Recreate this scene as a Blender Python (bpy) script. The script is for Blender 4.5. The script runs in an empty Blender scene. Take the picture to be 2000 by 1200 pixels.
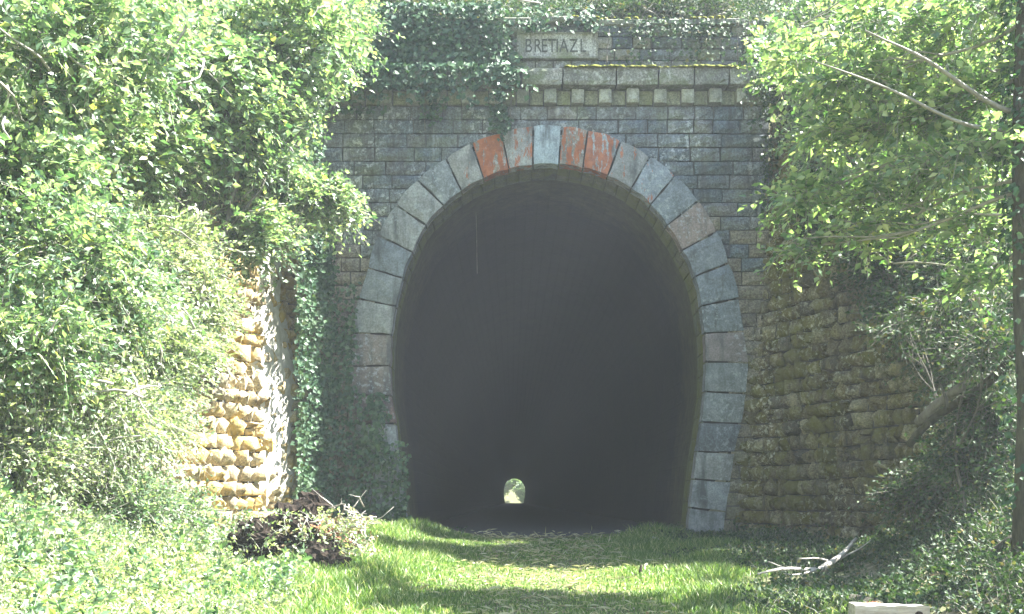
import bpy, math, random
import numpy as np
from mathutils import Vector, Matrix

random.seed(7)
RNG = np.random.default_rng(11)
sc = bpy.context.scene
C = sc.collection

# ------------------------------------------------------------------ camera
F, HX, HY, CZ = 2250.0, 1000.0, 979.0, 0.53      # focal length in photo pixels, vanishing point, eye height
cam_d = bpy.data.cameras.new('camera')
cam_d.sensor_width = 36.0
cam_d.lens = 36.0 * F / 2000.0
cam_d.shift_y = (HY - 600.0) / 2000.0
cam_d.clip_start = 0.05
cam_d.clip_end = 2000.0
cam = bpy.data.objects.new('camera', cam_d)
C.objects.link(cam)
cam.location = (0, 0, CZ)
cam.rotation_euler = (math.pi / 2, 0, 0)
sc.camera = cam

# ------------------------------------------------------------------ sky and sun
SUN = Vector((0.62, 0.06, 0.78)).normalized()     # direction towards the sun
elev = math.asin(SUN.z)
az = math.atan2(SUN.x, SUN.y)
world = bpy.data.worlds.new('World')
sc.world = world
world.use_nodes = True
wn = world.node_tree
sky = wn.nodes.new('ShaderNodeTexSky')
sky.sky_type = 'NISHITA'
sky.sun_disc = False
sky.sun_elevation = elev
sky.sun_rotation = az
sky.altitude = 200
bg = wn.nodes['Background']
wn.links.new(sky.outputs['Color'], bg.inputs['Color'])
bg.inputs['Strength'].default_value = 0.06
sun_d = bpy.data.lights.new('sun', 'SUN')
sun_d.energy = 5.0
sun_d.angle = math.radians(0.5)
sun_d.color = (1.0, 0.97, 0.92)
sun = bpy.data.objects.new('sun', sun_d)
C.objects.link(sun)
sun.rotation_euler = SUN.to_track_quat('Z', 'Y').to_euler()

sc.view_settings.view_transform = 'Standard'
sc.view_settings.look = 'None'
sc.view_settings.exposure = 3.1
sc.view_settings.gamma = 1.0
sc.view_settings.use_curve_mapping = False
sc.cycles.max_bounces = 8
sc.cycles.diffuse_bounces = 4
sc.cycles.glossy_bounces = 2
sc.cycles.transmission_bounces = 4
sc.cycles.transparent_max_bounces = 4
sc.cycles.volume_bounces = 1
sc.cycles.use_denoising = True
sc.cycles.sample_clamp_indirect = 4.0


def at(px, py, Y):
    return Vector(((px - HX) / F * Y, Y, CZ + (HY - py) / F * Y))


def at18(px, py):
    return ((px - HX) / 125.0, CZ + (HY - py) / 125.0)


# ------------------------------------------------------------------ helpers
def link(o, parent=None):
    C.objects.link(o)
    if parent is not None:
        o.parent = parent
    return o


def mesh_np(name, V, Fc, mats=(), mi=None, smooth=False, uv=None):
    """V (n,3); Fc list of (m,k) int arrays."""
    me = bpy.data.meshes.new(name)
    V = np.asarray(V, dtype=np.float32)
    if isinstance(Fc, np.ndarray):
        Fc = [Fc]
    Fc = [np.asarray(f, dtype=np.int32) for f in Fc if len(f)]
    me.vertices.add(len(V))
    me.vertices.foreach_set('co', V.ravel())
    loops = np.concatenate([f.ravel() for f in Fc])
    tot = np.concatenate([np.full(len(f), f.shape[1], dtype=np.int32) for f in Fc])
    start = np.concatenate([[0], np.cumsum(tot)[:-1]]).astype(np.int32)
    me.loops.add(len(loops))
    me.loops.foreach_set('vertex_index', loops)
    me.polygons.add(len(tot))
    me.polygons.foreach_set('loop_start', start)
    me.polygons.foreach_set('loop_total', tot)
    me.polygons.foreach_set('use_smooth', np.full(len(tot), bool(smooth)))
    for m in mats:
        me.materials.append(m)
    if mi is not None:
        me.polygons.foreach_set('material_index', np.asarray(mi, dtype=np.int32))
    if uv is not None:
        l = me.uv_layers.new(name='UVMap')
        l.data.foreach_set('uv', np.asarray(uv, dtype=np.float32)[loops].ravel())
    me.update(calc_edges=True)
    me.validate()
    return me


def obj(name, me, parent=None, **props):
    o = bpy.data.objects.new(name, me)
    for k, v in props.items():
        o[k] = v
    return link(o, parent)


def thing(name, label, cat, loc=(0, 0, 0), group=None):
    o = bpy.data.objects.new(name, None)
    o.location = loc
    o.empty_display_size = 0.2
    o['label'] = label
    o['category'] = cat
    if group:
        o['group'] = group
    return link(o)


def local(me, loc):
    """shift a mesh built in world coordinates so that it can be the child of an Empty at loc"""
    me.transform(Matrix.Translation(-Vector(loc)))
    return me


# ------------------------------------------------------------------ material helpers
def nodes(name):
    m = bpy.data.materials.new(name)
    m.use_nodes = True
    nt = m.node_tree
    nt.nodes.clear()
    return m, nt


def N(nt, typ, ins=None, **attrs):
    n = nt.nodes.new(typ)
    for k, v in attrs.items():
        setattr(n, k, v)
    if ins:
        for k, v in ins.items():
            s = n.inputs[k]
            if isinstance(v, bpy.types.NodeSocket):
                nt.links.new(v, s)
            else:
                s.default_value = v
    return n


def ramp(nt, fac, stops):
    n = nt.nodes.new('ShaderNodeValToRGB')
    nt.links.new(fac, n.inputs['Fac'])
    cr = n.color_ramp
    while len(cr.elements) < len(stops):
        cr.elements.new(0.5)
    for e, (p, c) in zip(cr.elements, stops):
        e.position = p
        e.color = (c, c, c, 1) if isinstance(c, (int, float)) else (*c, 1)
    return n.outputs['Color']


def mixc(nt, fac, a, b, mode='MIX'):
    n = nt.nodes.new('ShaderNodeMix')
    n.data_type = 'RGBA'
    n.blend_type = mode
    for idx, v in ((0, fac), (6, a), (7, b)):
        s = n.inputs[idx]
        if isinstance(v, bpy.types.NodeSocket):
            nt.links.new(v, s)
        elif isinstance(v, (int, float)):
            s.default_value = v
        else:
            s.default_value = (*v, 1)
    return n.outputs[2]


def math_(nt, op, a, b=0.0, clamp=False):
    n = nt.nodes.new('ShaderNodeMath')
    n.operation = op
    n.use_clamp = clamp
    for i, v in enumerate((a, b)):
        if isinstance(v, bpy.types.NodeSocket):
            nt.links.new(v, n.inputs[i])
        else:
            n.inputs[i].default_value = v
    return n.outputs[0]


def noise(nt, vec, scale, detail=4, rough=0.6, stretch=None):
    if stretch:
        mp = N(nt, 'ShaderNodeMapping', {'Vector': vec, 'Scale': stretch})
        vec = mp.outputs[0]
    n = N(nt, 'ShaderNodeTexNoise', {'Vector': vec, 'Scale': scale, 'Detail': detail, 'Roughness': rough})
    return n.outputs['Fac']


def out(nt, shader):
    o = nt.nodes.new('ShaderNodeOutputMaterial')
    nt.links.new(shader, o.inputs['Surface'])


def stone_mat(name, colours, lichen=(0.5, 0.52, 0.5), lichen_amt=0.5, moss=(0.10, 0.12, 0.03), moss_amt=0.3,
              stain=(0.07, 0.07, 0.065), stain_amt=0.4, bump=0.5, use_tint=False, fine=0.75, runs=0.0):
    m, nt = nodes(name)
    geo = N(nt, 'ShaderNodeNewGeometry')
    oi = N(nt, 'ShaderNodeObjectInfo')
    p = geo.outputs['Position']
    col = ramp(nt, oi.outputs['Random'], [(i / max(1, len(colours) - 1), c) for i, c in enumerate(colours)])
    if use_tint:
        col = oi.outputs['Color']
    n1 = noise(nt, p, 5.0, 6, 0.65)
    col = mixc(nt, 0.7, col, ramp(nt, n1, [(0.25, 0.45), (0.5, 0.95), (0.75, 1.5)]), 'MULTIPLY')
    n2 = noise(nt, p, 40.0, 4, 0.7)
    col = mixc(nt, fine, col, ramp(nt, n2, [(0.32, 0.3), (0.5, 1.0), (0.68, 1.8)]), 'MULTIPLY')
    # dark running stains
    st = noise(nt, p, 3.0, 5, 0.6, (2.2, 2.2, 0.35))
    col = mixc(nt, math_(nt, 'MULTIPLY', ramp(nt, st, [(0.50, 0.0), (0.66, 1.0)]), stain_amt), col, stain)
    # moss
    ms = noise(nt, p, 1.6, 6, 0.7)
    col = mixc(nt, math_(nt, 'MULTIPLY', ramp(nt, ms, [(0.62 - 0.3 * moss_amt, 0.0), (0.74 - 0.3 * moss_amt, 1.0)]), min(1, moss_amt * 1.3)), col, moss)
    # pale lichen blotches and lime streaks
    l1 = noise(nt, p, 13.0, 6, 0.75)
    l2 = noise(nt, p, 1.1, 2, 0.5)
    lf = math_(nt, 'MULTIPLY', ramp(nt, l1, [(0.53, 0.0), (0.60, 1.0)]), ramp(nt, l2, [(0.42, 0.1), (0.6, 1.0)]))
    col = mixc(nt, math_(nt, 'MULTIPLY', lf, lichen_amt), col, lichen)
    if runs:
        rf_ = math_(nt, 'MULTIPLY', ramp(nt, noise(nt, p, 2.2, 6, 0.7, (3.0, 3.0, 0.28)), [(0.55, 0.0), (0.70, 1.0)]), ramp(nt, noise(nt, p, 0.9, 2, 0.5), [(0.45, 0.0), (0.6, 1.0)]))
        col = mixc(nt, math_(nt, 'MULTIPLY', rf_, runs), col, lichen)
        big = noise(nt, p, 0.8, 4, 0.6)
        col = mixc(nt, 0.8, col, ramp(nt, big, [(0.35, (0.62, 0.68, 0.74)), (0.5, (1, 1, 1)), (0.65, (1.25, 1.22, 1.08))]), 'MULTIPLY')
    if use_tint:
        rn = noise(nt, p, 4.0, 8, 0.75, (2.4, 2.4, 0.6))
        rf = math_(nt, 'GREATER_THAN', math_(nt, 'ADD', rn, math_(nt, 'MULTIPLY', oi.outputs['Alpha'], 0.42)), 0.745)
        rcol = ramp(nt, noise(nt, p, 9.0, 4, 0.7), [(0.3, (0.20, 0.06, 0.025)), (0.65, (0.42, 0.125, 0.04))])
        col = mixc(nt, math_(nt, 'MULTIPLY', rf, 0.85), col, rcol)
    b = N(nt, 'ShaderNodeBump', {'Height': math_(nt, 'ADD', math_(nt, 'MULTIPLY', n2, 0.35), noise(nt, p, 14.0, 5, 0.6)),
                                 'Strength': bump, 'Distance': 0.03})
    pr = N(nt, 'ShaderNodeBsdfPrincipled', {'Base Color': col, 'Roughness': 0.9, 'Normal': b.outputs[0]})
    pr.inputs['Specular IOR Level'].default_value = 0.25
    out(nt, pr.outputs[0])
    return m


def leaf_mat(name, stops, trans=0.4, rough=0.42, spec=0.5, patch=1.2):
    m, nt = nodes(name)
    geo = N(nt, 'ShaderNodeNewGeometry')
    col = ramp(nt, geo.outputs['Random Per Island'], stops)
    pn = noise(nt, geo.outputs['Position'], patch, 3, 0.6)
    col = mixc(nt, 1.0, col, ramp(nt, pn, [(0.3, (0.72, 0.82, 0.8)), (0.7, (1.18, 1.12, 1.0))]), 'MULTIPLY')
    pr = N(nt, 'ShaderNodeBsdfPrincipled', {'Base Color': col, 'Roughness': rough})
    pr.inputs['Specular IOR Level'].default_value = spec
    tcol = mixc(nt, 1.0, col, (1.25, 1.35, 0.6), 'MULTIPLY')
    tr = N(nt, 'ShaderNodeBsdfTranslucent', {'Color': tcol})
    mx = N(nt, 'ShaderNodeMixShader', {0: trans, 1: pr.outputs[0], 2: tr.outputs[0]})
    out(nt, mx.outputs[0])
    return m


def plain_mat(name, c1, c2, scale=8.0, rough=0.9, bump=0.4, stretch=None):
    m, nt = nodes(name)
    geo = N(nt, 'ShaderNodeNewGeometry')
    p = geo.outputs['Position']
    n = noise(nt, p, scale, 6, 0.7, stretch)
    col = ramp(nt, n, [(0.3, c1), (0.7, c2)])
    b = N(nt, 'ShaderNodeBump', {'Height': noise(nt, p, scale * 3, 5, 0.7, stretch), 'Strength': bump, 'Distance': 0.02})
    pr = N(nt, 'ShaderNodeBsdfPrincipled', {'Base Color': col, 'Roughness': rough, 'Normal': b.outputs[0]})
    pr.inputs['Specular IOR Level'].default_value = 0.25
    out(nt, pr.outputs[0])
    return m


M_FACE = stone_mat('grey_wall_stone', [(0.10, 0.125, 0.135), (0.14, 0.16, 0.17), (0.17, 0.185, 0.19), (0.115, 0.145, 0.17), (0.165, 0.16, 0.155)],
                   lichen=(0.46, 0.50, 0.50), lichen_amt=0.8, moss=(0.09, 0.115, 0.05), moss_amt=0.35, stain_amt=0.7, runs=0.6)
M_FACE_LOW = stone_mat('buff_wall_stone', [(0.22, 0.20, 0.155), (0.17, 0.16, 0.13), (0.26, 0.235, 0.18)],
                       lichen=(0.46, 0.45, 0.38), lichen_amt=0.5, moss=(0.11, 0.12, 0.045), moss_amt=0.35)
M_PARA = stone_mat('parapet_stone', [(0.16, 0.165, 0.15), (0.20, 0.205, 0.18), (0.24, 0.24, 0.21)],
                   lichen=(0.48, 0.5, 0.47), lichen_amt=0.7, moss=(0.10, 0.13, 0.05), moss_amt=0.55)
M_DENTIL = stone_mat('mossy_corbel_stone', [(0.17, 0.185, 0.12), (0.22, 0.23, 0.15), (0.18, 0.19, 0.13)],
                     lichen=(0.42, 0.44, 0.36), lichen_amt=0.35, moss=(0.13, 0.145, 0.055), moss_amt=0.5)
M_PALECORB = stone_mat('pale_corbel_stone', [(0.20, 0.215, 0.17), (0.27, 0.28, 0.23), (0.31, 0.32, 0.27)], lichen_amt=0.4, moss_amt=0.3, fine=0.4)
M_VOUS = stone_mat('arch_stone', [(0.2, 0.22, 0.23)], lichen=(0.46, 0.52, 0.54), lichen_amt=0.55, moss_amt=0.02,
                   stain=(0.075, 0.085, 0.09), stain_amt=0.85, bump=0.25, use_tint=True, fine=0.35)
M_SOFFIT = stone_mat('soffit_stone', [(0.12, 0.13, 0.09), (0.15, 0.155, 0.10), (0.10, 0.115, 0.09)],
                     lichen=(0.22, 0.24, 0.2), lichen_amt=0.3, moss=(0.13, 0.14, 0.035), moss_amt=0.6)
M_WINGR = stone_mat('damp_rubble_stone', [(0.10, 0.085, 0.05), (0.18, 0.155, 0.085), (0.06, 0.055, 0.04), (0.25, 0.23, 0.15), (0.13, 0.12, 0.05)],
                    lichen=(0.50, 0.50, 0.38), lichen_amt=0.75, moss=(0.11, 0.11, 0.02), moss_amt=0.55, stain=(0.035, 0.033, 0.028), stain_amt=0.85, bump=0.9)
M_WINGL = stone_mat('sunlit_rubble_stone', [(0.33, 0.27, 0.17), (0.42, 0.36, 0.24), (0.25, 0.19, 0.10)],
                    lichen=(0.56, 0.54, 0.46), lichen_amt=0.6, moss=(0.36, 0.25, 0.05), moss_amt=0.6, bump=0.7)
M_LIME = plain_mat('white_lime_crust', (0.30, 0.28, 0.22), (0.62, 0.61, 0.57), 5, 0.8, 0.9, (1.5, 1.5, 0.4))
M_MORTAR = plain_mat('dark_mortar', (0.035, 0.037, 0.033), (0.09, 0.09, 0.08), 9)
M_JOINT = plain_mat('grey_lime_mortar', (0.045, 0.05, 0.046), (0.15, 0.155, 0.145), 4)
M_BLACKJOINT = plain_mat('sooty_joint', (0.012, 0.012, 0.011), (0.03, 0.03, 0.027), 6)
M_PLAQUE = stone_mat('plaque_stone', [(0.085, 0.10, 0.088)], lichen=(0.20, 0.22, 0.20), lichen_amt=0.6, moss_amt=0.5, stain_amt=0.9, bump=0.25)
M_LETTER = plain_mat('weathered_letter', (0.025, 0.028, 0.028), (0.12, 0.13, 0.12), 30)
M_MOSS = plain_mat('yellow_moss', (0.13, 0.15, 0.025), (0.30, 0.32, 0.06), 22, 0.95, 1.0)
M_BARK = plain_mat('grey_bark', (0.07, 0.065, 0.055), (0.20, 0.19, 0.165), 9, 0.9, 0.8, (2, 2, 0.5))
M_DARKBARK = plain_mat('dark_mossy_bark', (0.035, 0.035, 0.028), (0.10, 0.095, 0.065), 9, 0.95, 1.0, (2, 2, 0.5))
M_TWIG = plain_mat('pale_twig', (0.16, 0.15, 0.125), (0.34, 0.33, 0.29), 12, 0.7, 0.3)
M_DEAD = plain_mat('bleached_dead_wood', (0.22, 0.20, 0.17), (0.50, 0.48, 0.43), 14, 0.8, 0.5)
M_ROOT = plain_mat('earthy_root', (0.008, 0.006, 0.005), (0.045, 0.032, 0.022), 20, 0.95, 1.0)
M_RUSTWOOD = plain_mat('red_rotten_wood', (0.16, 0.07, 0.035), (0.34, 0.17, 0.09), 14, 0.9, 0.8)
M_SAWN = plain_mat('pale_sawn_wood', (0.22, 0.20, 0.17), (0.52, 0.50, 0.46), 9, 0.75, 0.35, (0.3, 4, 4))
M_ROCK = plain_mat('pale_rock', (0.35, 0.36, 0.33), (0.6, 0.6, 0.56), 9)
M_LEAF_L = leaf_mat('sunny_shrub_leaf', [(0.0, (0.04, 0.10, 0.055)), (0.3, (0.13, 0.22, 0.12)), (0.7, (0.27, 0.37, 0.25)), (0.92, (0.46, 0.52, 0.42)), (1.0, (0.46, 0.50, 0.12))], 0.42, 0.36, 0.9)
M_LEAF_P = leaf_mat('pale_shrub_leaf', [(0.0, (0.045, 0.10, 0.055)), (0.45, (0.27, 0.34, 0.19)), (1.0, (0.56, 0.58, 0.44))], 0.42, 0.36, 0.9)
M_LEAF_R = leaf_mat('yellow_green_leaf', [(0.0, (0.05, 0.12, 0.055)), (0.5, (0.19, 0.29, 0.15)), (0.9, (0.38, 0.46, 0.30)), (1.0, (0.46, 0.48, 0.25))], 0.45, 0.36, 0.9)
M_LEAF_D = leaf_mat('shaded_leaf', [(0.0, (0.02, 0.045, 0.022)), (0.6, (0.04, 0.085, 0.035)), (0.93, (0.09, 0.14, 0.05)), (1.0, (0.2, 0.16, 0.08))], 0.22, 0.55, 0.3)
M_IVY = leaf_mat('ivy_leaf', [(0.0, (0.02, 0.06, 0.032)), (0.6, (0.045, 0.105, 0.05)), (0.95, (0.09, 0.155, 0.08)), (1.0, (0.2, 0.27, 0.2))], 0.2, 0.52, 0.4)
M_GRASS = leaf_mat('grass_blade', [(0.0, (0.06, 0.13, 0.03)), (0.5, (0.13, 0.23, 0.055)), (0.78, (0.26, 0.34, 0.14)), (1.0, (0.52, 0.50, 0.34))], 0.4, 0.45, 0.5, 2.6)
M_LITTER = leaf_mat('dry_leaf', [(0.0, (0.14, 0.09, 0.05)), (0.5, (0.28, 0.21, 0.13)), (1.0, (0.5, 0.45, 0.36))], 0.15, 0.6, 0.3)


def ground_mat():
    m, nt = nodes('ground_soil')
    geo = N(nt, 'ShaderNodeNewGeometry')
    p = geo.outputs['Position']
    a = ramp(nt, noise(nt, p, 2.0, 6, 0.7), [(0.3, (0.06, 0.055, 0.035)), (0.5, (0.12, 0.12, 0.055)), (0.7, (0.20, 0.18, 0.11))])
    a = mixc(nt, ramp(nt, noise(nt, p, 5.0, 6, 0.7, (0.5, 1.6, 1)), [(0.5, 0.0), (0.62, 1.0)]), a, (0.34, 0.31, 0.22))
    a = mixc(nt, ramp(nt, noise(nt, p, 1.3, 4, 0.7), [(0.45, 0.0), (0.6, 0.8)]), a, (0.09, 0.13, 0.035))
    b = N(nt, 'ShaderNodeBump', {'Height': noise(nt, p, 16, 6, 0.75), 'Strength': 0.8, 'Distance': 0.06})
    pr = N(nt, 'ShaderNodeBsdfPrincipled', {'Base Color': a, 'Roughness': 0.95, 'Normal': b.outputs[0]})
    out(nt, pr.outputs[0])
    return m


def lining_mat():
    m, nt = nodes('tunnel_brick')
    uv = N(nt, 'ShaderNodeUVMap')
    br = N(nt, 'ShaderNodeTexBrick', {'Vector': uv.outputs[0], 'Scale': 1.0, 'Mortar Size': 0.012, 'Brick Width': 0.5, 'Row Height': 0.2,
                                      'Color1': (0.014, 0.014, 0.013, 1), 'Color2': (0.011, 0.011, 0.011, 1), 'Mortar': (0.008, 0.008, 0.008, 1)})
    geo = N(nt, 'ShaderNodeNewGeometry')
    p = geo.outputs['Position']
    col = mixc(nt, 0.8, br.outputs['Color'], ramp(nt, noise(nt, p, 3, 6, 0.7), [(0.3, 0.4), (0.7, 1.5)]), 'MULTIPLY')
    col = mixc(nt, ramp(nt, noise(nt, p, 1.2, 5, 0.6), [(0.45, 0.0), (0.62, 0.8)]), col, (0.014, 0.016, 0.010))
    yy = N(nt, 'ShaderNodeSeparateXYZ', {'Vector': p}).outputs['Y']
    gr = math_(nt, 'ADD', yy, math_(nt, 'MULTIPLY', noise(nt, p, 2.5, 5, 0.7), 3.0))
    mr = N(nt, 'ShaderNodeMapRange', {'Value': gr, 'From Min': 19.2, 'From Max': 22.8, 'To Min': 0.9, 'To Max': 0.0})  # mossy tint near the mouth; daylight fading inward is painted into it
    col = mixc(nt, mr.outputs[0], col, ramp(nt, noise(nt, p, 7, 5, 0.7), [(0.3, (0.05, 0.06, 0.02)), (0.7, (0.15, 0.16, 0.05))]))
    b = N(nt, 'ShaderNodeBump', {'Height': math_(nt, 'SUBTRACT', noise(nt, p, 15, 5), math_(nt, 'MULTIPLY', br.outputs['Fac'], 1.2)), 'Strength': 0.6, 'Distance': 0.03})
    pr = N(nt, 'ShaderNodeBsdfPrincipled', {'Base Color': col, 'Roughness': 0.9, 'Normal': b.outputs[0]})
    out(nt, pr.outputs[0])
    return m


M_GROUND = ground_mat()
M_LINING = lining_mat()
M_BALLAST = plain_mat('dark_gravel', (0.05, 0.05, 0.05), (0.16, 0.16, 0.15), 30, 0.95, 1.0)

# ------------------------------------------------------------------ terrain
SPLAY = 0.364
LBX, RBX = -3.02, 3.52           # foot of the two splayed walls where they meet the portal
LTOP = lambda d: 6.7 - 1.15 * d
RTOP = lambda d: 6.6 - 1.05 * d
LLEN, RLEN = 4.2, 5.0


def wob(x, y):
    return 0.5 * np.sin(x * 1.7 + y * 0.9) + 0.3 * np.sin(x * 3.1 - y * 2.3 + 1) + 0.2 * np.sin(x * 6.3 + y * 5.1)


def sstep(a, b, t):
    t = np.clip((t - a) / (b - a), 0, 1)
    return t * t * (3 - 2 * t)


def terrain(x, y):
    x = np.asarray(x, float); y = np.asarray(y, float)
    d = 18.0 - y
    base = -0.05 * np.clip(d, 0, 22)
    z = base + 0.03 * wob(x, y)
    # the lighter grassy hump to the left of the track just before the portal
    z = z + 0.20 * np.exp(-((x + 2.0) / 0.9) ** 2) * sstep(18.2, 16.0, y) * sstep(9, 13, y)
    # banks in front of the walls
    z = z + 0.50 * np.clip(-2.7 - x, 0, None) ** 1.15 * sstep(15.6, 12.5, y)
    z = z + 0.42 * np.clip(x - 3.35, 0, None) ** 1.15 * sstep(15.0, 12.0, y)
    z = z + 0.04 * np.clip(x - 2.2, 0, 2) * sstep(17.5, 15, y)
    # rise behind the splayed walls
    for s, bx, top, ln in ((-1, LBX, LTOP, LLEN), (1, RBX, RTOP, RLEN)):
        dd = np.clip(d, 0, ln + 1.5)
        edge = bx + s * SPLAY * dd
        t = top(np.minimum(dd, ln + 1.5)) + (base if s < 0 else base)
        u = (x - edge) * s - 0.30 - 0.1 * np.clip(t, 0, None)
        hz = np.maximum(t, 0.3) - 0.25 + 0.5 * np.clip(u, 0, None) + 0.12 * wob(x, y)
        fade = sstep(ln + 1.6, ln + 0.1, d)
        z = np.where((u > 0) & (d < ln + 1.6), np.maximum(z, z * (1 - fade) + hz * fade), z)
    # the hill over the bore
    hill = np.minimum(7.62 + 0.62 * (y - 18.5), 26.0) + 0.15 * wob(x, y) + 0.10 * np.clip(np.abs(x - 0.5) - 4, 0, 30)
    z = np.where((y > 18.4) & (y < 270.0), hill, z)
    # cutting on the far side
    far = 0.55 * np.clip(np.abs(x - 0.6) - 3.2, 0, None) + 0.5 * np.clip(y - 303, 0, 60) + 0.05 * wob(x, y)
    z = np.where(y >= 270.0, np.minimum(far, 26), z)
    return np.minimum(z, 30.0)


def tz(x, y):
    return float(terrain(x, y))


xs = np.unique(np.concatenate([np.linspace(-200, -20, 16), np.linspace(-20, -8, 25), np.arange(-8, 8.01, 0.14), np.linspace(8, 20, 25), np.linspace(20, 200, 16)]).round(4))
ys = np.unique(np.concatenate([np.linspace(-60, 4, 24), np.arange(4, 18.2, 0.16), [18.38, 18.42], np.arange(18.6, 26, 0.2), np.linspace(26, 60, 24),
                               np.linspace(60, 269, 40), [269.98, 270.02], np.linspace(271, 320, 50), np.linspace(325, 460, 12)]).round(4))
XX, YY = np.meshgrid(xs, ys)
ZZ = terrain(XX, YY)
GV = np.stack([XX, YY, ZZ], -1).reshape(-1, 3)
nx, ny = len(xs), len(ys)
ii, jj = np.meshgrid(np.arange(nx - 1), np.arange(ny - 1))
ii = ii.ravel(); jj = jj.ravel()
xc = (xs[ii] + xs[ii + 1]) / 2
step1 = (ys[jj] < 18.4) & (ys[jj + 1] > 18.4)
step2 = (ys[jj] < 270) & (ys[jj + 1] > 270)
hole = ((xc > -2.0) & (xc < 3.15) & (step1 | step2))
ii = ii[~hole]; jj = jj[~hole]
GF = np.stack([jj * nx + ii, jj * nx + ii + 1, (jj + 1) * nx + ii + 1, (jj + 1) * nx + ii], -1)
obj('ground', mesh_np('ground', GV, GF, [M_GROUND], smooth=True), kind='structure')

# ------------------------------------------------------------------ arch profile (photo pixels on the portal plane)
OUT = [(730, 1050), (722, 1000), (712, 942), (703, 885), (697, 828), (690, 771), (685, 716), (688, 651), (701, 585), (721, 525), (741, 462),
       (775, 403), (817, 355), (872, 314), (922, 284), (980, 264), (1041, 251), (1097, 251), (1147, 259), (1211, 279), (1268, 310), (1316, 347),
       (1362, 395), (1397, 455), (1420, 516), (1441, 584), (1451, 648), (1460, 710), (1455, 769), (1446, 828), (1432, 885), (1425, 941), (1416, 1000), (1409, 1050)]
INN = [(797, 1050), (793, 1000), (785, 942), (778, 885), (773, 828), (764, 774), (763, 715), (765, 655), (773, 600), (787, 545), (806, 494),
       (832, 442), (867, 404), (902, 375), (945, 351), (994, 333), (1041, 325), (1091, 324), (1138, 331), (1186, 346), (1232, 370), (1270, 402),
       (1302, 442), (1332, 491), (1355, 542), (1368, 599), (1376, 652), (1378, 708), (1376, 766), (1369, 825), (1360, 882), (1353, 936), (1347, 992), (1341, 1050)]
OUTW = np.array([at18(*p) for p in OUT]); INNW = np.array([at18(*p) for p in INN])


def smooth_poly(P, n):
    """Catmull-Rom resample"""
    P = np.asarray(P, float)
    Q = np.vstack([2 * P[0] - P[1], P, 2 * P[-1] - P[-2]])
    res = []
    for i in range(1, len(Q) - 2):
        for k in range(n):
            t = k / n
            p0, p1, p2, p3 = Q[i - 1], Q[i], Q[i + 1], Q[i + 2]
            res.append(0.5 * ((2 * p1) + (-p0 + p2) * t + (2 * p0 - 5 * p1 + 4 * p2 - p3) * t * t + (-p0 + 3 * p1 - 3 * p2 + p3) * t ** 3))
    res.append(P[-1])
    return np.array(res)


# ------------------------------------------------------------------ stone meshes
def unit_stone(seed, bulge=1.0, n=4, jit=0.25, inset=0.12, edge=0.16):
    """unit block: x,z in -0.5..0.5, front at y=0 bulging to -y, back at y=1"""
    r = np.random.default_rng(seed)
    g = np.linspace(-0.5, 0.5, n)
    V = []
    for j in range(n):
        for i in range(n):
            x, z = g[i], g[j]
            rim = i in (0, n - 1) or j in (0, n - 1)
            y = (edge * (1 + 0.6 * r.random())) if rim else -0.5 * bulge * (0.35 + 0.65 * r.random())
            if not rim:
                x += (r.random() - .5) * jit * 0.5; z += (r.random() - .5) * jit * 0.5
                x *= 1 + inset; z *= 1 + inset
            else:
                x *= 1 - 0.05 * r.random(); z *= 1 - 0.06 * r.random()
            V.append((x, y, z))
    Fq = []
    for j in range(n - 1):
        for i in range(n - 1):
            a = j * n + i
            Fq.append((a, a + 1, a + n + 1, a + n))
    ring = list(range(n)) + [n - 1 + n * j for j in range(1, n)] + [n * (n - 1) + i for i in range(n - 2, -1, -1)] + [n * j for j in range(n - 2, 0, -1)]
    b0 = len(V)
    for q in ring:
        V.append((V[q][0], 1.0, V[q][2]))
    for k in range(len(ring)):
        k2 = (k + 1) % len(ring)
        Fq.append((ring[k2], ring[k], b0 + k, b0 + k2))
    return np.array(V), np.array(Fq)


def stone_set(name, mats, count, smooth=False, **kw):
    res = []
    for m in mats:
        row = []
        for s in range(count):
            V, Fq = unit_stone(100 + s * 7, **kw)
            row.append(mesh_np(name, V, Fq, [m], smooth=smooth))
        res.append(row)
    return res


portal = thing('tunnel_portal', 'grey stone horseshoe tunnel portal with a ring of large arch blocks, dark inside', 'tunnel portal', (0.56, 18.0, 0.0))
PO = Vector(portal.location)


def place(name, me, parent, origin, loc, ux, uy, uz):
    """ux,uy,uz are the world vectors of the unit mesh axes (with scale)"""
    o = bpy.data.objects.new(name, me)
    M = Matrix((ux, uy, uz)).transposed().to_4x4()
    M.translation = Vector(loc) - Vector(origin)
    o.parent = parent
    o.matrix_basis = M
    C.objects.link(o)
    return o


MID = (smooth_poly(OUTW, 4) * 0.55 + smooth_poly(INNW, 4) * 0.45)


def arch_x(z):
    """left and right x of the middle of the ring at height z, or None above the crown"""
    xsx = []
    for k in range(len(MID) - 1):
        z0, z1 = MID[k][1], MID[k + 1][1]
        if (z0 - z) * (z1 - z) <= 0 and z0 != z1:
            t = (z - z0) / (z1 - z0)
            xsx.append(MID[k][0] + t * (MID[k + 1][0] - MID[k][0]))
    if len(xsx) < 2:
        return None
    return min(xsx), max(xsx)


WL, WR = -3.35, 4.02      # portal face left and right end
# wall core
V = []; Q = []
zs = np.concatenate([np.linspace(-0.7, MID[:, 1].max() - 0.001, 70), [6.95, 7.98]])
YF = 18.06


def quad(a, b, c, d):
    n0 = len(V); V.extend([a, b, c, d]); Q.append((n0, n0 + 1, n0 + 2, n0 + 3))


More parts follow.
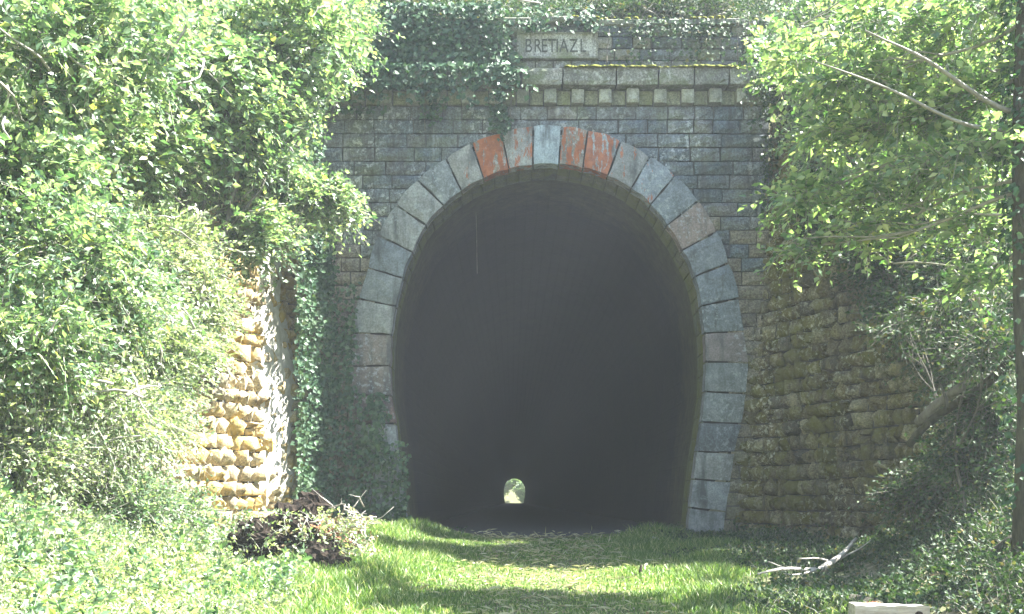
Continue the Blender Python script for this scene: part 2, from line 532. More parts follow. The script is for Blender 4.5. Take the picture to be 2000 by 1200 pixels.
for k in range(len(zs) - 1):
    z0, z1 = zs[k], zs[k + 1]
    a0 = arch_x(max(z0, MID[0][1] + .01)); a1 = arch_x(max(z1, MID[0][1] + .01))
    if a0 and a1 and z1 < MID[:, 1].max():
        quad((WL, YF, z0), (a0[0], YF, z0), (a1[0], YF, z1), (WL, YF, z1))
        quad((a0[1], YF, z0), (WR, YF, z0), (WR, YF, z1), (a1[1], YF, z1))
    else:
        quad((WL, YF, z0), (WR, YF, z0), (WR, YF, z1), (WL, YF, z1))
quad((WL, YF, 7.98), (WR, YF, 7.98), (WR, 18.6, 7.98), (WL, 18.6, 7.98))
quad((WL, 18.6, -0.7), (WL, YF, -0.7), (WL, YF, 7.98), (WL, 18.6, 7.98))
quad((WR, YF, -0.7), (WR, 18.6, -0.7), (WR, 18.6, 7.98), (WR, YF, 7.98))
obj('wall_core', local(mesh_np('wall_core', np.array(V), np.array(Q), [M_JOINT]), PO), portal)

# face courses
S_FACE = stone_set('stone', [M_FACE, M_FACE_LOW], 8, bulge=0.35)
CH = 0.2155
z = 6.70
course = 0
nst = 0
r = random.Random(3)
while z > -0.25:
    z0, z1 = z - CH, z
    zm = (z0 + z1) / 2
    a = arch_x(max(zm, MID[0][1] + .02))
    spans = [(WL, WR)] if a is None else [(WL, a[0] + 0.03), (a[1] - 0.03, WR)]
    if a is not None and a[1] - a[0] < 1.2:
        spans = [(WL, a[0] + .1), (a[1] - .1, WR)]
    for (x0, x1) in spans:
        x = x0
        if course % 2:
            first = r.uniform(0.2, 0.3)
        else:
            first = r.uniform(0.4, 0.5)
        while x < x1 - 0.03:
            w = first if first else r.choice([0.3, 0.42, 0.46, 0.5, 0.62])
            first = None
            if x1 - (x + w) < 0.16:
                w = x1 - x
            low = zm < 4.6 + r.uniform(-0.5, 0.5)
            if nst >= 298:
                break
            me = S_FACE[1 if low else 0][r.randrange(8)]
            prd = r.uniform(0.0, 0.022)
            place('stone', me, portal, PO, (x + w / 2, 17.985 - prd, zm), Vector((w - r.choice((.004, .008, .016)), 0, r.uniform(-.004, .004))), Vector((0, 0.09 + prd, 0)), Vector((r.uniform(-.004, .004), 0, CH - r.uniform(.006, .018))))
            nst += 1
            x += w
    z -= CH
    course += 1

# voussoirs
tints = {}
base_t = [(0.20, 0.225, 0.235), (0.24, 0.265, 0.275), (0.22, 0.24, 0.245), (0.18, 0.21, 0.235), (0.26, 0.275, 0.27)]
nv = len(OUTW) - 1
special = {5: ((0.19, 0.165, 0.15), 0.1), 6: ((0.20, 0.175, 0.16), 0.1), 4: ((0.20, 0.14, 0.12), 0.15), 13: ((0.26, 0.265, 0.25), 0.30), 14: ((0.22, 0.19, 0.16), 0.68), 15: ((0.28, 0.28, 0.27), 0.50),
           16: ((0.30, 0.36, 0.40), 0.05), 17: ((0.23, 0.20, 0.17), 0.58), 18: ((0.27, 0.31, 0.33), 0.66), 19: ((0.22, 0.23, 0.23), 0.28), 20: ((0.24, 0.28, 0.32), 0.35),
           22: ((0.26, 0.215, 0.195), 0.2), 23: ((0.20, 0.23, 0.26), 0.0), 24: ((0.18, 0.215, 0.25), 0.0), 26: ((0.22, 0.20, 0.20), 0.2), 29: ((0.13, 0.15, 0.17), 0.0)}
Or, Ir = OUTW, INNW
for k in range(nv):
    o0, o1, i0, i1 = Or[k], Or[k + 1], Ir[k], Ir[k + 1]
    g = 0.03
    def mixp(a, b, t):
        return a + (b - a) * t
    L = np.linalg.norm(o1 - o0); Li = np.linalg.norm(i1 - i0)
    n = 5
    fr = r.uniform(-0.012, 0.012)
    rows = []
    for j in range(n):               # along the radius
        t = j / (n - 1)
        pa, pb = mixp(i0, o0, t), mixp(i1, o1, t)
        LL = np.linalg.norm(pb - pa)
        # bow so that the joint edges follow the curve
        row = []
        for i in range(n):
            s = g / 2 / LL + (1 - g / LL) * i / (n - 1)
            p = mixp(pa, pb, s)
            ed = i in (0, n - 1) or j in (0, n - 1)
            if 8 < k < 25:
                ctr = np.array([0.56, 2.9])
                bow = 0.06 * LL * (1 - (2 * s - 1) ** 2)
                p = p + (p - ctr) / np.linalg.norm(p - ctr) * bow
            if ed:
                p = p + np.array([r.uniform(-.007, .007), r.uniform(-.007, .007)])
            y = 17.915 + fr + (0.016 if ed else r.uniform(-0.006, 0.006))
            row.append((p[0], y, p[1]))
        rows.append(row)
    Vv = [v for row in rows for v in row]
    Fq = []
    for j in range(n - 1):
        for i in range(n - 1):
            q = j * n + i
            Fq.append((q, q + n, q + n + 1, q + 1))
    ring = list(range(n)) + [n - 1 + n * j for j in range(1, n)] + [n * (n - 1) + i for i in range(n - 2, -1, -1)] + [n * j for j in range(n - 2, 0, -1)]
    b0 = len(Vv)
    for q in ring:
        Vv.append((Vv[q][0], 18.2, Vv[q][2]))
    for kk in range(len(ring)):
        k2 = (kk + 1) % len(ring)
        Fq.append((ring[kk], ring[k2], b0 + k2, b0 + kk))
    me = local(mesh_np('voussoir', np.array(Vv), np.array(Fq), [M_VOUS]), PO)
    o = obj('voussoir', me, portal)
    t, al = special.get(k, (r.choice(base_t), 0.0))
    o.color = (*t, al)

V = []; Q = []
OS = smooth_poly(OUTW, 4); IS = smooth_poly(INNW, 4)
for k in range(len(OS) - 1):
    o0 = OS[k] * .94 + IS[k] * .06; o1 = OS[k + 1] * .94 + IS[k + 1] * .06; i0 = IS[k] * .95 + OS[k] * .05; i1 = IS[k + 1] * .95 + OS[k + 1] * .05
    quad((i0[0], 17.985, i0[1]), (o0[0], 17.985, o0[1]), (o1[0], 17.985, o1[1]), (i1[0], 17.985, i1[1]))
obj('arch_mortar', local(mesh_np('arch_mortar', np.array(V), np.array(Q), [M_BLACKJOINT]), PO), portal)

# soffit ring stones behind the arch blocks, and the lining of the bore
PI_ = smooth_poly(INNW, 6)
seg = np.linalg.norm(np.diff(PI_, axis=0), axis=1)
arc = np.concatenate([[0], np.cumsum(seg)])


def on_arc(s, off=0.0):
    x = np.interp(s, arc, PI_[:, 0]); zz = np.interp(s, arc, PI_[:, 1])
    x2 = np.interp(min(s + .05, arc[-1]), arc, PI_[:, 0]); z2 = np.interp(min(s + .05, arc[-1]), arc, PI_[:, 1])
    x1 = np.interp(max(s - .05, 0), arc, PI_[:, 0]); z1 = np.interp(max(s - .05, 0), arc, PI_[:, 1])
    t = np.array([x2 - x1, z2 - z1]); t /= np.linalg.norm(t)
    nrm = np.array([-t[1], t[0]])      # outward (away from the bore), the profile runs left foot > crown > right foot
    return np.array([x, zz]) + nrm * off, t, nrm


S_SOFF = stone_set('soffit_stone', [M_SOFFIT], 6, bulge=0.1, inset=0.6, edge=0.06)[0]
for ringi, (ya, yb) in enumerate(((18.21, 18.95),)):
    s_ = 0.0
    while s_ < arc[-1] - 0.1:
        p, t, nrm = on_arc(s_ + 0.1)
        wl_ = 0.2 if p[1] > 3.6 else 0.34
        p, t, nrm = on_arc(s_ + wl_ / 2, 0.015 + 0.025 * ringi + r.uniform(0, .008))
        place('soffit_stone', S_SOFF[r.randrange(6)], portal, PO, (p[0], (ya + yb) / 2, p[1]),
              Vector((t[0], 0, t[1])) * (wl_ - 0.006), Vector((nrm[0], 0, nrm[1])) * 0.1, Vector((0, yb - ya - 0.006, 0)))
        s_ += wl_
# lining
ysl = np.concatenate([np.linspace(18.3, 40, 40), np.linspace(44, 272, 58)])
prof = []
for s in np.linspace(0, arc[-1], 64):
    p, t, nrm = on_arc(s, 0.045)
    prof.append((p[0], p[1]))
prof = [(prof[0][0], -0.7)] + prof + [(prof[-1][0], -0.7)]
prof = np.array(prof)
pa = np.concatenate([[0], np.cumsum(np.linalg.norm(np.diff(prof, axis=0), axis=1))])
LV = np.array([(p[0], y, p[1]) for y in ysl for p in prof]); LUV = np.array([(y, a) for y in ysl for a in pa])
m_ = len(prof)
a_, b_ = np.meshgrid(np.arange(m_ - 1), np.arange(len(ysl) - 1)); a_ = a_.ravel(); b_ = b_.ravel()
LF = np.stack([b_ * m_ + a_, b_ * m_ + a_ + 1, (b_ + 1) * m_ + a_ + 1, (b_ + 1) * m_ + a_], -1)
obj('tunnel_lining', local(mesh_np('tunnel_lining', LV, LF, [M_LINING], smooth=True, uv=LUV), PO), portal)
# floor of the bore
fx = np.linspace(-2.6, 3.7, 20); fy = np.concatenate([np.linspace(17.9, 30, 40), np.linspace(32, 275, 60)])
FX, FY = np.meshgrid(fx, fy)
FZ = 0.03 + 0.02 * wob(FX * 2, FY * 2) + 0.05 * sstep(1.6, 2.6, np.abs(FX - .56))
FZ = FZ - 0.12 * sstep(18.4, 17.9, FY)
a_, b_ = np.meshgrid(np.arange(19), np.arange(len(fy) - 1)); a_ = a_.ravel(); b_ = b_.ravel()
obj('tunnel_floor', mesh_np('tunnel_floor', np.stack([FX, FY, FZ], -1).reshape(-1, 3), np.stack([b_ * 20 + a_, b_ * 20 + a_ + 1, (b_ + 1) * 20 + a_ + 1, (b_ + 1) * 20 + a_], -1),
                            [M_BALLAST], smooth=True), kind='structure')

# corbel course, cornice, parapet
S_DENT = stone_set('corbel', [M_DENTIL, M_PALECORB], 5, bulge=0.05, inset=0.6, edge=0.06)
x = WL
k = 0
while x < WR - 0.05:
    w = 0.205 if k % 2 == 0 else 0.222
    w = min(w, WR - x)
    pro = 0.14 + r.uniform(-.02, .02) if k % 2 == 0 else 0.03
    place('corbel', S_DENT[1 - k % 2][r.randrange(5)], portal, PO, (x + w / 2, 18.0 - pro, 6.822 + r.uniform(-.004, .004)), Vector((w - 0.012, 0, 0)), Vector((0, pro + 0.07, 0)), Vector((0, 0, 0.218)))
    x += w; k += 1
S_CORN = stone_set('cornice_block', [M_PARA], 6, bulge=0.03, n=4, inset=0.75, jit=0.1, edge=0.03)[0]
x = WL - 0.12
while x < WR + 0.1:
    w = r.uniform(0.5, 0.85)
    if WR + 0.12 - (x + w) < 0.3:
        w = WR + 0.12 - x
    place('cornice_block', S_CORN[r.randrange(6)], portal, PO, (x + w / 2, 17.76 + r.uniform(-.008, .008), 7.087), Vector((w - 0.010, 0, 0)), Vector((0, 0.40, 0)), Vector((0, 0, 0.262)))
    x += w
S_PAR = stone_set('parapet_stone', [M_PARA, M_FACE], 6, bulge=0.6)
pz = 7.225
for ci, hgt in enumerate((0.19, 0.18, 0.19, 0.19)):
    x = WL
    while x < WR - 0.02:
        w = r.uniform(0.24, 0.5)
        if WR - (x + w) < 0.15:
            w = WR - x
        me = S_PAR[0 if r.random() < 0.6 else 1][r.randrange(6)]
        prd = r.uniform(0, .02)
        place('parapet_stone', me, portal, PO, (x + w / 2, 17.99 - prd, pz + hgt / 2), Vector((w - 0.014, 0, 0)), Vector((0, 0.09 + prd, 0)), Vector((0, 0, hgt - 0.014)))
        x += w
    pz += hgt
# coping slabs
x = WL - 0.05
while x < WR:
    w = min(r.uniform(0.6, 0.9), WR + 0.05 - x)
    place('coping_slab', S_CORN[r.randrange(6)], portal, PO, (x + w / 2, 17.93 + r.uniform(-.03, .03), 8.01 + r.uniform(-.03, .02)), Vector((w - 0.02, 0, r.uniform(-.02, .02))), Vector((0, 0.60, 0)), Vector((0, 0, 0.11)))
    x += w

# name plaque
def box(x0, x1, y0, y1, z0, z1):
    v = np.array([(x, y, z_) for x in (x0, x1) for y in (y0, y1) for z_ in (z0, z1)], float)
    f = np.array([(0, 1, 3, 2), (4, 6, 7, 5), (0, 4, 5, 1), (2, 3, 7, 6), (0, 2, 6, 4), (1, 5, 7, 3)])
    return v, f


def joinvf(parts):
    Vs = []; Fs = []; n0 = 0
    for v, f in parts:
        Vs.append(v); Fs.append(f + n0); n0 += len(v)
    return np.vstack(Vs), np.vstack(Fs)


px0, pz1 = at18(1013, 70); px1, pz0 = at18(1164, 114)
v, f = box(px0, px1, 17.945, 18.05, pz0, pz1)
plq = obj('plaque', local(mesh_np('plaque', v, f, [M_PLAQUE]), PO), portal)
t_ = 0.028
v, f = joinvf([box(px0 - t_, px1 + t_, 17.925, 18.0, pz0 - t_, pz0 - .001), box(px0 - t_, px1 + t_, 17.925, 18.0, pz1 + .001, pz1 + t_),
               box(px0 - t_, px0 - .001, 17.927, 18.0, pz0, pz1), box(px1 + .001, px1 + t_, 17.927, 18.0, pz0, pz1)])
obj('plaque_border', local(mesh_np('plaque_border', v, f, [M_PARA]), PO), plq)
for ch, px_ in zip('BRETIAZL', (1032, 1050, 1063, 1078, 1088, 1101, 1120, 1138)):
    cu = bpy.data.curves.new('letter', 'FONT')
    cu.body = ch; cu.size = 0.30; cu.extrude = 0.004; cu.align_x = 'CENTER'
    tmp = bpy.data.objects.new('letter', cu)
    C.objects.link(tmp)
    dg = bpy.context.evaluated_depsgraph_get(); dg.update()
    me = bpy.data.meshes.new_from_object(tmp.evaluated_get(dg))
    bpy.data.objects.remove(tmp)
    me.materials.clear(); me.materials.append(M_LETTER)
    X_, Z_ = at18(px_, 105)
    me.transform(Matrix.Translation(Vector((X_, 17.9415, Z_)) - PO) @ Matrix.Rotation(math.pi / 2, 4, 'X') @ Matrix.Diagonal((0.72, 1, 1, 1)))
    obj('letter', me, plq)

# moss cushions on the cornice
def lumps(points, rad, rng, flat=0.6):
    Vs = []; Fs = []; n0 = 0
    base = np.array([(0, 0, 1), (1, 0, 0), (0, 1, 0), (-1, 0, 0), (0, -1, 0), (.7, .7, .45), (-.7, .7, .45), (-.7, -.7, .45), (.7, -.7, .45)], float)
    tri = np.array([(0, 8, 5), (0, 5, 6), (0, 6, 7), (0, 7, 8), (5, 8, 1), (5, 1, 2), (5, 2, 6), (6, 2, 3), (6, 3, 7), (7, 3, 4), (7, 4, 8), (8, 4, 1)])
    for p, rr in zip(points, rad):
        b = base * rr * (1 + 0.25 * (rng.random(base.shape) - .5))
        b[:, 2] *= flat
        Vs.append(b + p); Fs.append(tri + n0); n0 += len(base)
    return np.vstack(Vs), np.vstack(Fs)


mp_ = []
for _ in range(420):
    a, b = random.choice([(1105, 1170), (1180, 1245), (1130, 1240), (1350, 1420), (1385, 1490), (1240, 1350)])
    mp_.append(((random.uniform(a, b) - HX) / 125, random.uniform(17.74, 17.85), 7.215))
v, f = lumps(mp_, RNG.uniform(0.015, 0.075, len(mp_)) , RNG)
obj('moss', local(mesh_np('moss', v, f, [M_MOSS], smooth=True), PO), portal, kind='stuff')
mp_ = [(random.gauss(random.choice((-2.5, -.6, .9, 1.4, 3.1)), .35), random.uniform(17.88, 18.3), 8.05) for _ in range(260)]
v, f = lumps(mp_, RNG.uniform(0.02, 0.06, len(mp_)), RNG)
obj('moss', local(mesh_np('moss', v, f, [M_MOSS], smooth=True), PO), portal, kind='stuff')


# ------------------------------------------------------------------ splayed walls
def wing(s, bx, top, ln, mat, label, seed, lime=None):
    rr = random.Random(seed)
    org = Vector((bx, 18.0, 0))
    t = thing('retaining_wall', label, 'retaining wall', org)
    u = Vector((s * SPLAY, -1, 0)).normalized()          # along the wall towards the camera
    nrm = Vector((-1 * s, -SPLAY, 0)).normalized()       # faces the track
    bat = 0.10
    up = (Vector((0, 0, 1)) - nrm * bat).normalized()
    nn = (nrm + Vector((0, 0, bat))).normalized()
    run = ln * math.sqrt(1 + SPLAY ** 2)

    def pt(a, h, o=0.0):
        return org + u * a + Vector((0, 0, h)) - nrm * (bat * h) + nrm * o
    Vc = []; Fc = []
    nseg = 12
    for k in range(nseg + 1):
        a = run * k / nseg
        zt = top(ln * k / nseg)
        for p in (pt(a, -1.2, -0.07), pt(a, zt, -0.07), pt(a, zt, -0.6), pt(a, -1.2, -0.6)):
            Vc.append(p)
    for k in range(nseg):
        for q in range(3):
            b = k * 4
            Fc.append((b + q, b + q + 1, b + 4 + q + 1, b + 4 + q))
    b = nseg * 4
    Fc.append((b, b + 1, b + 2, b + 3))
    obj('wall_core', local(mesh_np('wall_core', np.array([tuple(p) for p in Vc]), np.array(Fc), [M_MORTAR]), org), t)
    S = stone_set('stone', [mat] + ([lime] if lime else []), 12, smooth=True, bulge=0.6, jit=1.0, inset=0.5, edge=0.3)
    h = -0.9
    c = 0
    items = []
    while h < top(0) - 0.1:
        ch = rr.uniform(0.195, 0.235)
        a = rr.uniform(-0.15, 0.02)
        while a < run:
            w = rr.uniform(0.15, 0.27) if rr.random() < 0.8 else rr.uniform(0.27, 0.4)
            d_ = (a + w / 2) / run * ln
            if h + ch < top(d_) + 0.05:
                p_ = pt(a + w / 2, h + ch / 2)
                if h + ch > tz(p_.x - s * 0.25, p_.y) - 0.15:
                    if rr.random() < 0.07 and w < 0.36:
                        k_ = rr.uniform(.4, .6)
                        items += [(a, w, h, ch * k_), (a, w, h + ch * k_, ch * (1 - k_))]
                    else:
                        items.append((a, w, h, ch))
            a += w
        h += ch; c += 1
    items.sort(key=lambda q: -(q[1] * q[3]) / (18 - q[0] * 0.9))
    rest = []
    for idx, (a, w, h, ch) in enumerate(items):
        li = 0
        pr_ = rr.choice((0.0, 0.02, 0.04, 0.075)) + rr.uniform(0, .015)
        args = (pt(a + w / 2, h + ch / 2, pr_), u * (w - 0.055), -nn * (0.12 + pr_), (up + u * rr.uniform(-.08, .08)) * (ch - 0.006 + rr.uniform(-.03, .012)))
        me_ = S[li][rr.randrange(12)]
        if idx < 299:
            place('stone', me_, t, org, *args)
        else:
            M = Matrix(args[1:]).transposed().to_4x4(); M.translation = args[0] - org
            vv = np.array([tuple(M @ v_.co) for v_ in me_.vertices]); ff = np.array([tuple(p_.vertices) for p_ in me_.polygons])
            rest.append((vv, ff))
    if lime:
        na, nh = 16, 60
        gv = []
        rl = np.random.default_rng(3)
        for j in range(nh):
            hh = 0.55 + 4.9 * j / (nh - 1)
            wd_ = (0.50 - 0.20 * max(0, (hh - 3.2) / 2.2)) * (1 + 0.18 * math.sin(hh * 3.1) + 0.10 * math.sin(hh * 8.3))
            cen = 0.95 - 0.06 * (hh - 2) + 0.06 * math.sin(hh * 1.9)
            for i in range(na):
                q = 2 * i / (na - 1) - 1
                off = 0.115 * (1 - q ** 4) - 0.03 + 0.022 * math.sin(hh * 24 + 3 * math.sin(i)) + rl.uniform(-.012, .012) + 0.02 * math.sin(i * 2.1 + hh * 2)
                off -= 0.12 * max(0, 1 - (hh - 0.55) / 0.35) + 0.12 * max(0, (hh - 5.1) / 0.35)
                gv.append(tuple(pt(cen + wd_ * q, hh, off) - org))
        gf = [(j * na + i, j * na + i + 1, (j + 1) * na + i + 1, (j + 1) * na + i) for j in range(nh - 1) for i in range(na - 1)]
        obj('lime_crust', mesh_np('lime_crust', np.array(gv), np.array(gf), [lime], smooth=True), t)
    if rest:
        v_, f_ = joinvf(rest)
        obj('small_stones', mesh_np('small_stones', v_, f_, [mat]), t, kind='stuff')
    # coping
    SC = stone_set('coping_stone', [mat], 4, bulge=0.3)[0]
    a = 0.0
    while a < run - 0.1:
        w = 0.55
        z0_, z1_ = top(a / run * ln), top((a + w) / run * ln)
        dv = pt(a + w, z1_) - pt(a, z0_)
        place('coping_stone', SC[rr.randrange(4)], t, org, (pt(a, z0_ + .06) + pt(a + w, z1_ + .06)) / 2 + nrm * 0.04, dv * 0.97, -nrm * 0.5, up * 0.16)
        a += w
    return t, pt


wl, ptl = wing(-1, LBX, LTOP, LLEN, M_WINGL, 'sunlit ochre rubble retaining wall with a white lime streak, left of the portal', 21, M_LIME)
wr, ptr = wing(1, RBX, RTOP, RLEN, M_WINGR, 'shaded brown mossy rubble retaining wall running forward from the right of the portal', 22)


# ------------------------------------------------------------------ vegetation tools
def unit(A):
    return A / (np.linalg.norm(A, axis=-1, keepdims=True) + 1e-9)


def leaves(P, D, Nn, S, width=0.62):
    D = unit(D); side = unit(np.cross(D, Nn)); nn = unit(np.cross(side, D))
    S = S[:, None]
    a = P
    b = P + D * S * 0.42 + side * S * width / 2 + nn * S * 0.07
    c = P + D * S - nn * S * 0.05
    d = P + D * S * 0.42 - side * S * width / 2 + nn * S * 0.07
    V = np.stack([a, b, c, d], 1).reshape(-1, 3)
    i = np.arange(len(P)) * 4
    Fq = np.concatenate([np.stack([i, i + 1, i + 2], -1), np.stack([i, i + 2, i + 3], -1)])
    return V, Fq


def sprays(O, Dr, L, nl, size, rng, droop=0.25, flat=0.6, twig=0.004):
    """O (n,3) origins, Dr directions, L lengths. leaves along a drooping twig, plus the twig itself"""
    n = len(O)
    Dr = unit(Dr)
    upv = np.tile(np.array([0, 0, 1.0]), (n, 1))
    pn = unit(upv * flat + rng.normal(0, 0.45, (n, 3)) + 1e-3)
    pn = unit(pn - Dr * np.sum(pn * Dr, 1, keepdims=True))
    side = np.cross(Dr, pn)
    t = (np.arange(nl) + 0.5) / nl
    T = np.tile(t, (n, 1)) + rng.normal(0, 0.03, (n, nl))
    Pp = O[:, None, :] + Dr[:, None, :] * (T * L[:, None])[..., None]
    Pp[..., 2] -= droop * L[:, None] * T ** 2
    sg = np.where(np.arange(nl) % 2 == 0, 1.0, -1.0)[None, :, None]
    LD = side[:, None, :] * sg * 0.85 + Dr[:, None, :] * 0.55 + rng.normal(0, 0.25, (n, nl, 3))
    LD[..., 2] -= 0.15
    LN = pn[:, None, :] + rng.normal(0, 0.38, (n, nl, 3))
    sz = size * rng.uniform(0.4, 1.55, (n, nl)) * (1 - 0.25 * T)
    V, Fq = leaves(Pp.reshape(-1, 3), LD.reshape(-1, 3), LN.reshape(-1, 3), sz.reshape(-1))
    # twigs: 3-sided prisms in 2 segments
    ts = np.array([0.0, 0.5, 1.0])
    C_ = O[:, None, :] + Dr[:, None, :] * (ts[None] * L[:, None])[..., None]
    C_[..., 2] -= droop * L[:, None] * ts[None] ** 2
    rad = np.array([1.0, 0.75, 0.35]) * twig
    ang = np.array([0, 2.094, 4.189])
    ringv = (pn[:, None, None, :] * np.cos(ang)[None, None, :, None] + side[:, None, None, :] * np.sin(ang)[None, None, :, None]) * rad[None, :, None, None]
    TV = (C_[:, :, None, :] + ringv).reshape(-1, 3)
    fb = []
    for s in range(2):
        for q in range(3):
            q2 = (q + 1) % 3
            fb.append((s * 3 + q, s * 3 + q2, (s + 1) * 3 + q2, (s + 1) * 3 + q))
    fb = np.array(fb)
    TF = (np.arange(n) * 9)[:, None, None] + fb[None]
    return V, Fq, TV, TF.reshape(-1, 4)


def tube(pts, radii, sides=6, rng=None, rough=0.0):
    pts = [Vector(p) for p in pts]
    Vv = []; Ff = []
    prevx = None
    for i, p in enumerate(pts):
        d = (pts[min(i + 1, len(pts) - 1)] - pts[max(i - 1, 0)]).normalized()
        x = Vector((0, 0, 1)).cross(d) if prevx is None else prevx - d * prevx.dot(d)
        if x.length < 1e-3:
            x = Vector((1, 0, 0))
        x.normalize(); prevx = x
        y = d.cross(x)
        for k in range(sides):
            a = 2 * math.pi * k / sides
            rr_ = radii[i] * (1 + (rough * (rng.random() - .5) if rng is not None else 0))
            Vv.append(tuple(p + (x * math.cos(a) + y * math.sin(a)) * rr_))
    n = len(pts)
    for i in range(n - 1):
        for k in range(sides):
            k2 = (k + 1) % sides
            Ff.append((i * sides + k, i * sides + k2, (i + 1) * sides + k2, (i + 1) * sides + k))
    Vv.append(tuple(pts[0])); Vv.append(tuple(pts[-1]))
    c0 = len(Vv) - 2
    for k in range(sides):
        k2 = (k + 1) % sides
        Ff.append((k2, k, c0, c0)); Ff.append(((n - 1) * sides + k, (n - 1) * sides + k2, c0 + 1, c0 + 1))
    return np.array(Vv), Ff


def tubes_mesh(name, tl, mat, smooth=True):
    Vs = []; q = []; t3 = []; n0 = 0
    for v, f in tl:
        Vs.append(v)
        for ff in f:
            if ff[2] == ff[3]:
                t3.append((ff[0] + n0, ff[1] + n0, ff[2] + n0))
            else:
                q.append(tuple(c + n0 for c in ff))
        n0 += len(v)
    return mesh_np(name, np.vstack(Vs), [np.array(q)] + ([np.array(t3)] if t3 else []), [mat], smooth=smooth)


def bend(p0, p1, n=7, amp=0.12, rng=None, sag=0.0):
    p0 = np.array(p0, float); p1 = np.array(p1, float)
    L = np.linalg.norm(p1 - p0)
    off = np.zeros(3)
    res = []
    ph = rng.uniform(0, 6, 3)
    for i in range(n):
        t = i / (n - 1)
        off = np.sin(ph + t * np.array([3.1, 4.2, 2.5])) * amp * L * 0.5 * math.sin(math.pi * t)
        q = p0 + (p1 - p0) * t + off
        q[2] -= sag * L * math.sin(math.pi * t)
        res.append(tuple(q))
    return res


def plant(name, label, cat, base, lobes, n_spray, leaf, mat, seed, group=None, L=(0.35, 0.7), nl=12, trunk_r=0.05, bark=None, droop=0.25, flat=0.6,
          extra=None, shell=0.5, spray_dir=None, twigmat=None, from_trunk=False):
    """lobes: list of (centre, (rx,ry,rz), weight)"""
    rng = np.random.default_rng(seed)
    base = Vector(base)
    t = thing(name, label, cat, base, group)
    bark = bark or M_BARK
    # limbs
    tl = []
    root = np.array(base)
    root[2] -= 0.1
    fork = root + (np.mean([l[0] for l in lobes], axis=0) - root) * 0.4
    trunk_pts = bend(root, fork, 6, 0.1, rng)
    tl.append(tube(trunk_pts, [trunk_r * (1.15 - 0.5 * i / 5) for i in range(6)], 7, rng, 0.2))
    obj('trunk', local(tubes_mesh('trunk', tl, bark), base), t)
    tl = []
    for (c, rad, w) in lobes:
        c = np.array(c, float); rad = np.array(rad, float)
        pp = bend((base.x, base.y, c[2] + 0.15) if from_trunk else trunk_pts[-1], c, 7, 0.10 if from_trunk else 0.15, rng)
        tl.append(tube(pp, [trunk_r * (0.6 - 0.4 * i / 6) for i in range(7)], 6, rng, 0.2))
        for _ in range(5):
            e = c + rng.normal(0, 0.45, 3) * rad
            pq = bend(pp[rng.integers(2, 6)], e, 5, 0.2, rng)
            tl.append(tube(pq, [trunk_r * (0.3 - 0.22 * i / 4) for i in range(5)], 4))
    for pts, rads in (extra or []):
        tl.append(tube(pts, rads, 6, rng, 0.15))
    # sprays
    ws = np.array([l[2] for l in lobes], float); ws /= ws.sum()
    ci = rng.choice(len(lobes), n_spray, p=ws)
    Cc = np.array([l[0] for l in lobes], float)[ci]; Rr = np.array([l[1] for l in lobes], float)[ci]
    dv = unit(rng.normal(0, 1, (n_spray, 3)))
    rad = shell + (1 - shell) * rng.random(n_spray) ** 0.7
    lump = 1 + 0.22 * np.sin(dv[:, 0] * 5 + ci * 1.7) * np.cos(dv[:, 2] * 6 + dv[:, 1] * 4)
    O = Cc + dv * Rr * (rad * lump)[:, None]
    D = unit(dv + rng.normal(0, 0.45, (n_spray, 3)) + (np.array(spray_dir) if spray_dir is not None else np.array([0, 0, 0.15])))
    Ls = rng.uniform(L[0], L[1], n_spray)
    V1, F1, V2, F2 = sprays(O - D * Ls[:, None] * 0.4, D, Ls, nl, leaf, rng, droop, flat)
    obj('branches', local(tubes_mesh('branches', tl, bark), base), t)
    bl = []
    for (c, rad, w) in lobes:
        if trunk_r < 0.025 or from_trunk:
            break
        for _ in range(7):
            dq = unit(rng.normal(0, 1, 3) + np.array([0.1, -0.5, 0.2]))
            c_ = np.array(c); e = c_ + dq * np.array(rad) * 1.15
            st_ = c_ + (dq * 0.7 + rng.normal(0, 0.5, 3)) * np.array(rad)
            st_[1] -= 0.45 * rad[1]; e[1] -= 0.2 * rad[1]
            bl.append(tube(bend(st_, e, 6, 0.22, rng), [0.016 - 0.0022 * i for i in range(6)], 5))
    if bl:
        obj('boughs', local(tubes_mesh('boughs', bl, twigmat or M_TWIG), base), t, kind='stuff')
    obj('foliage', local(mesh_np('foliage', V1, F1, [mat]), base), t)
    obj('twigs', local(mesh_np('twigs', V2, F2, [twigmat or M_TWIG]), base), t)
    return t


def lobe(px, py, Y, rx, ry, rz, w=1.0):
    p = at(px, py, Y)
    return ((p.x, p.y, p.z), (rx, ry, rz), w)


def on_ground(px, Y):
    X = (px - HX) / F * Y
    return (X, Y, tz(X, Y))


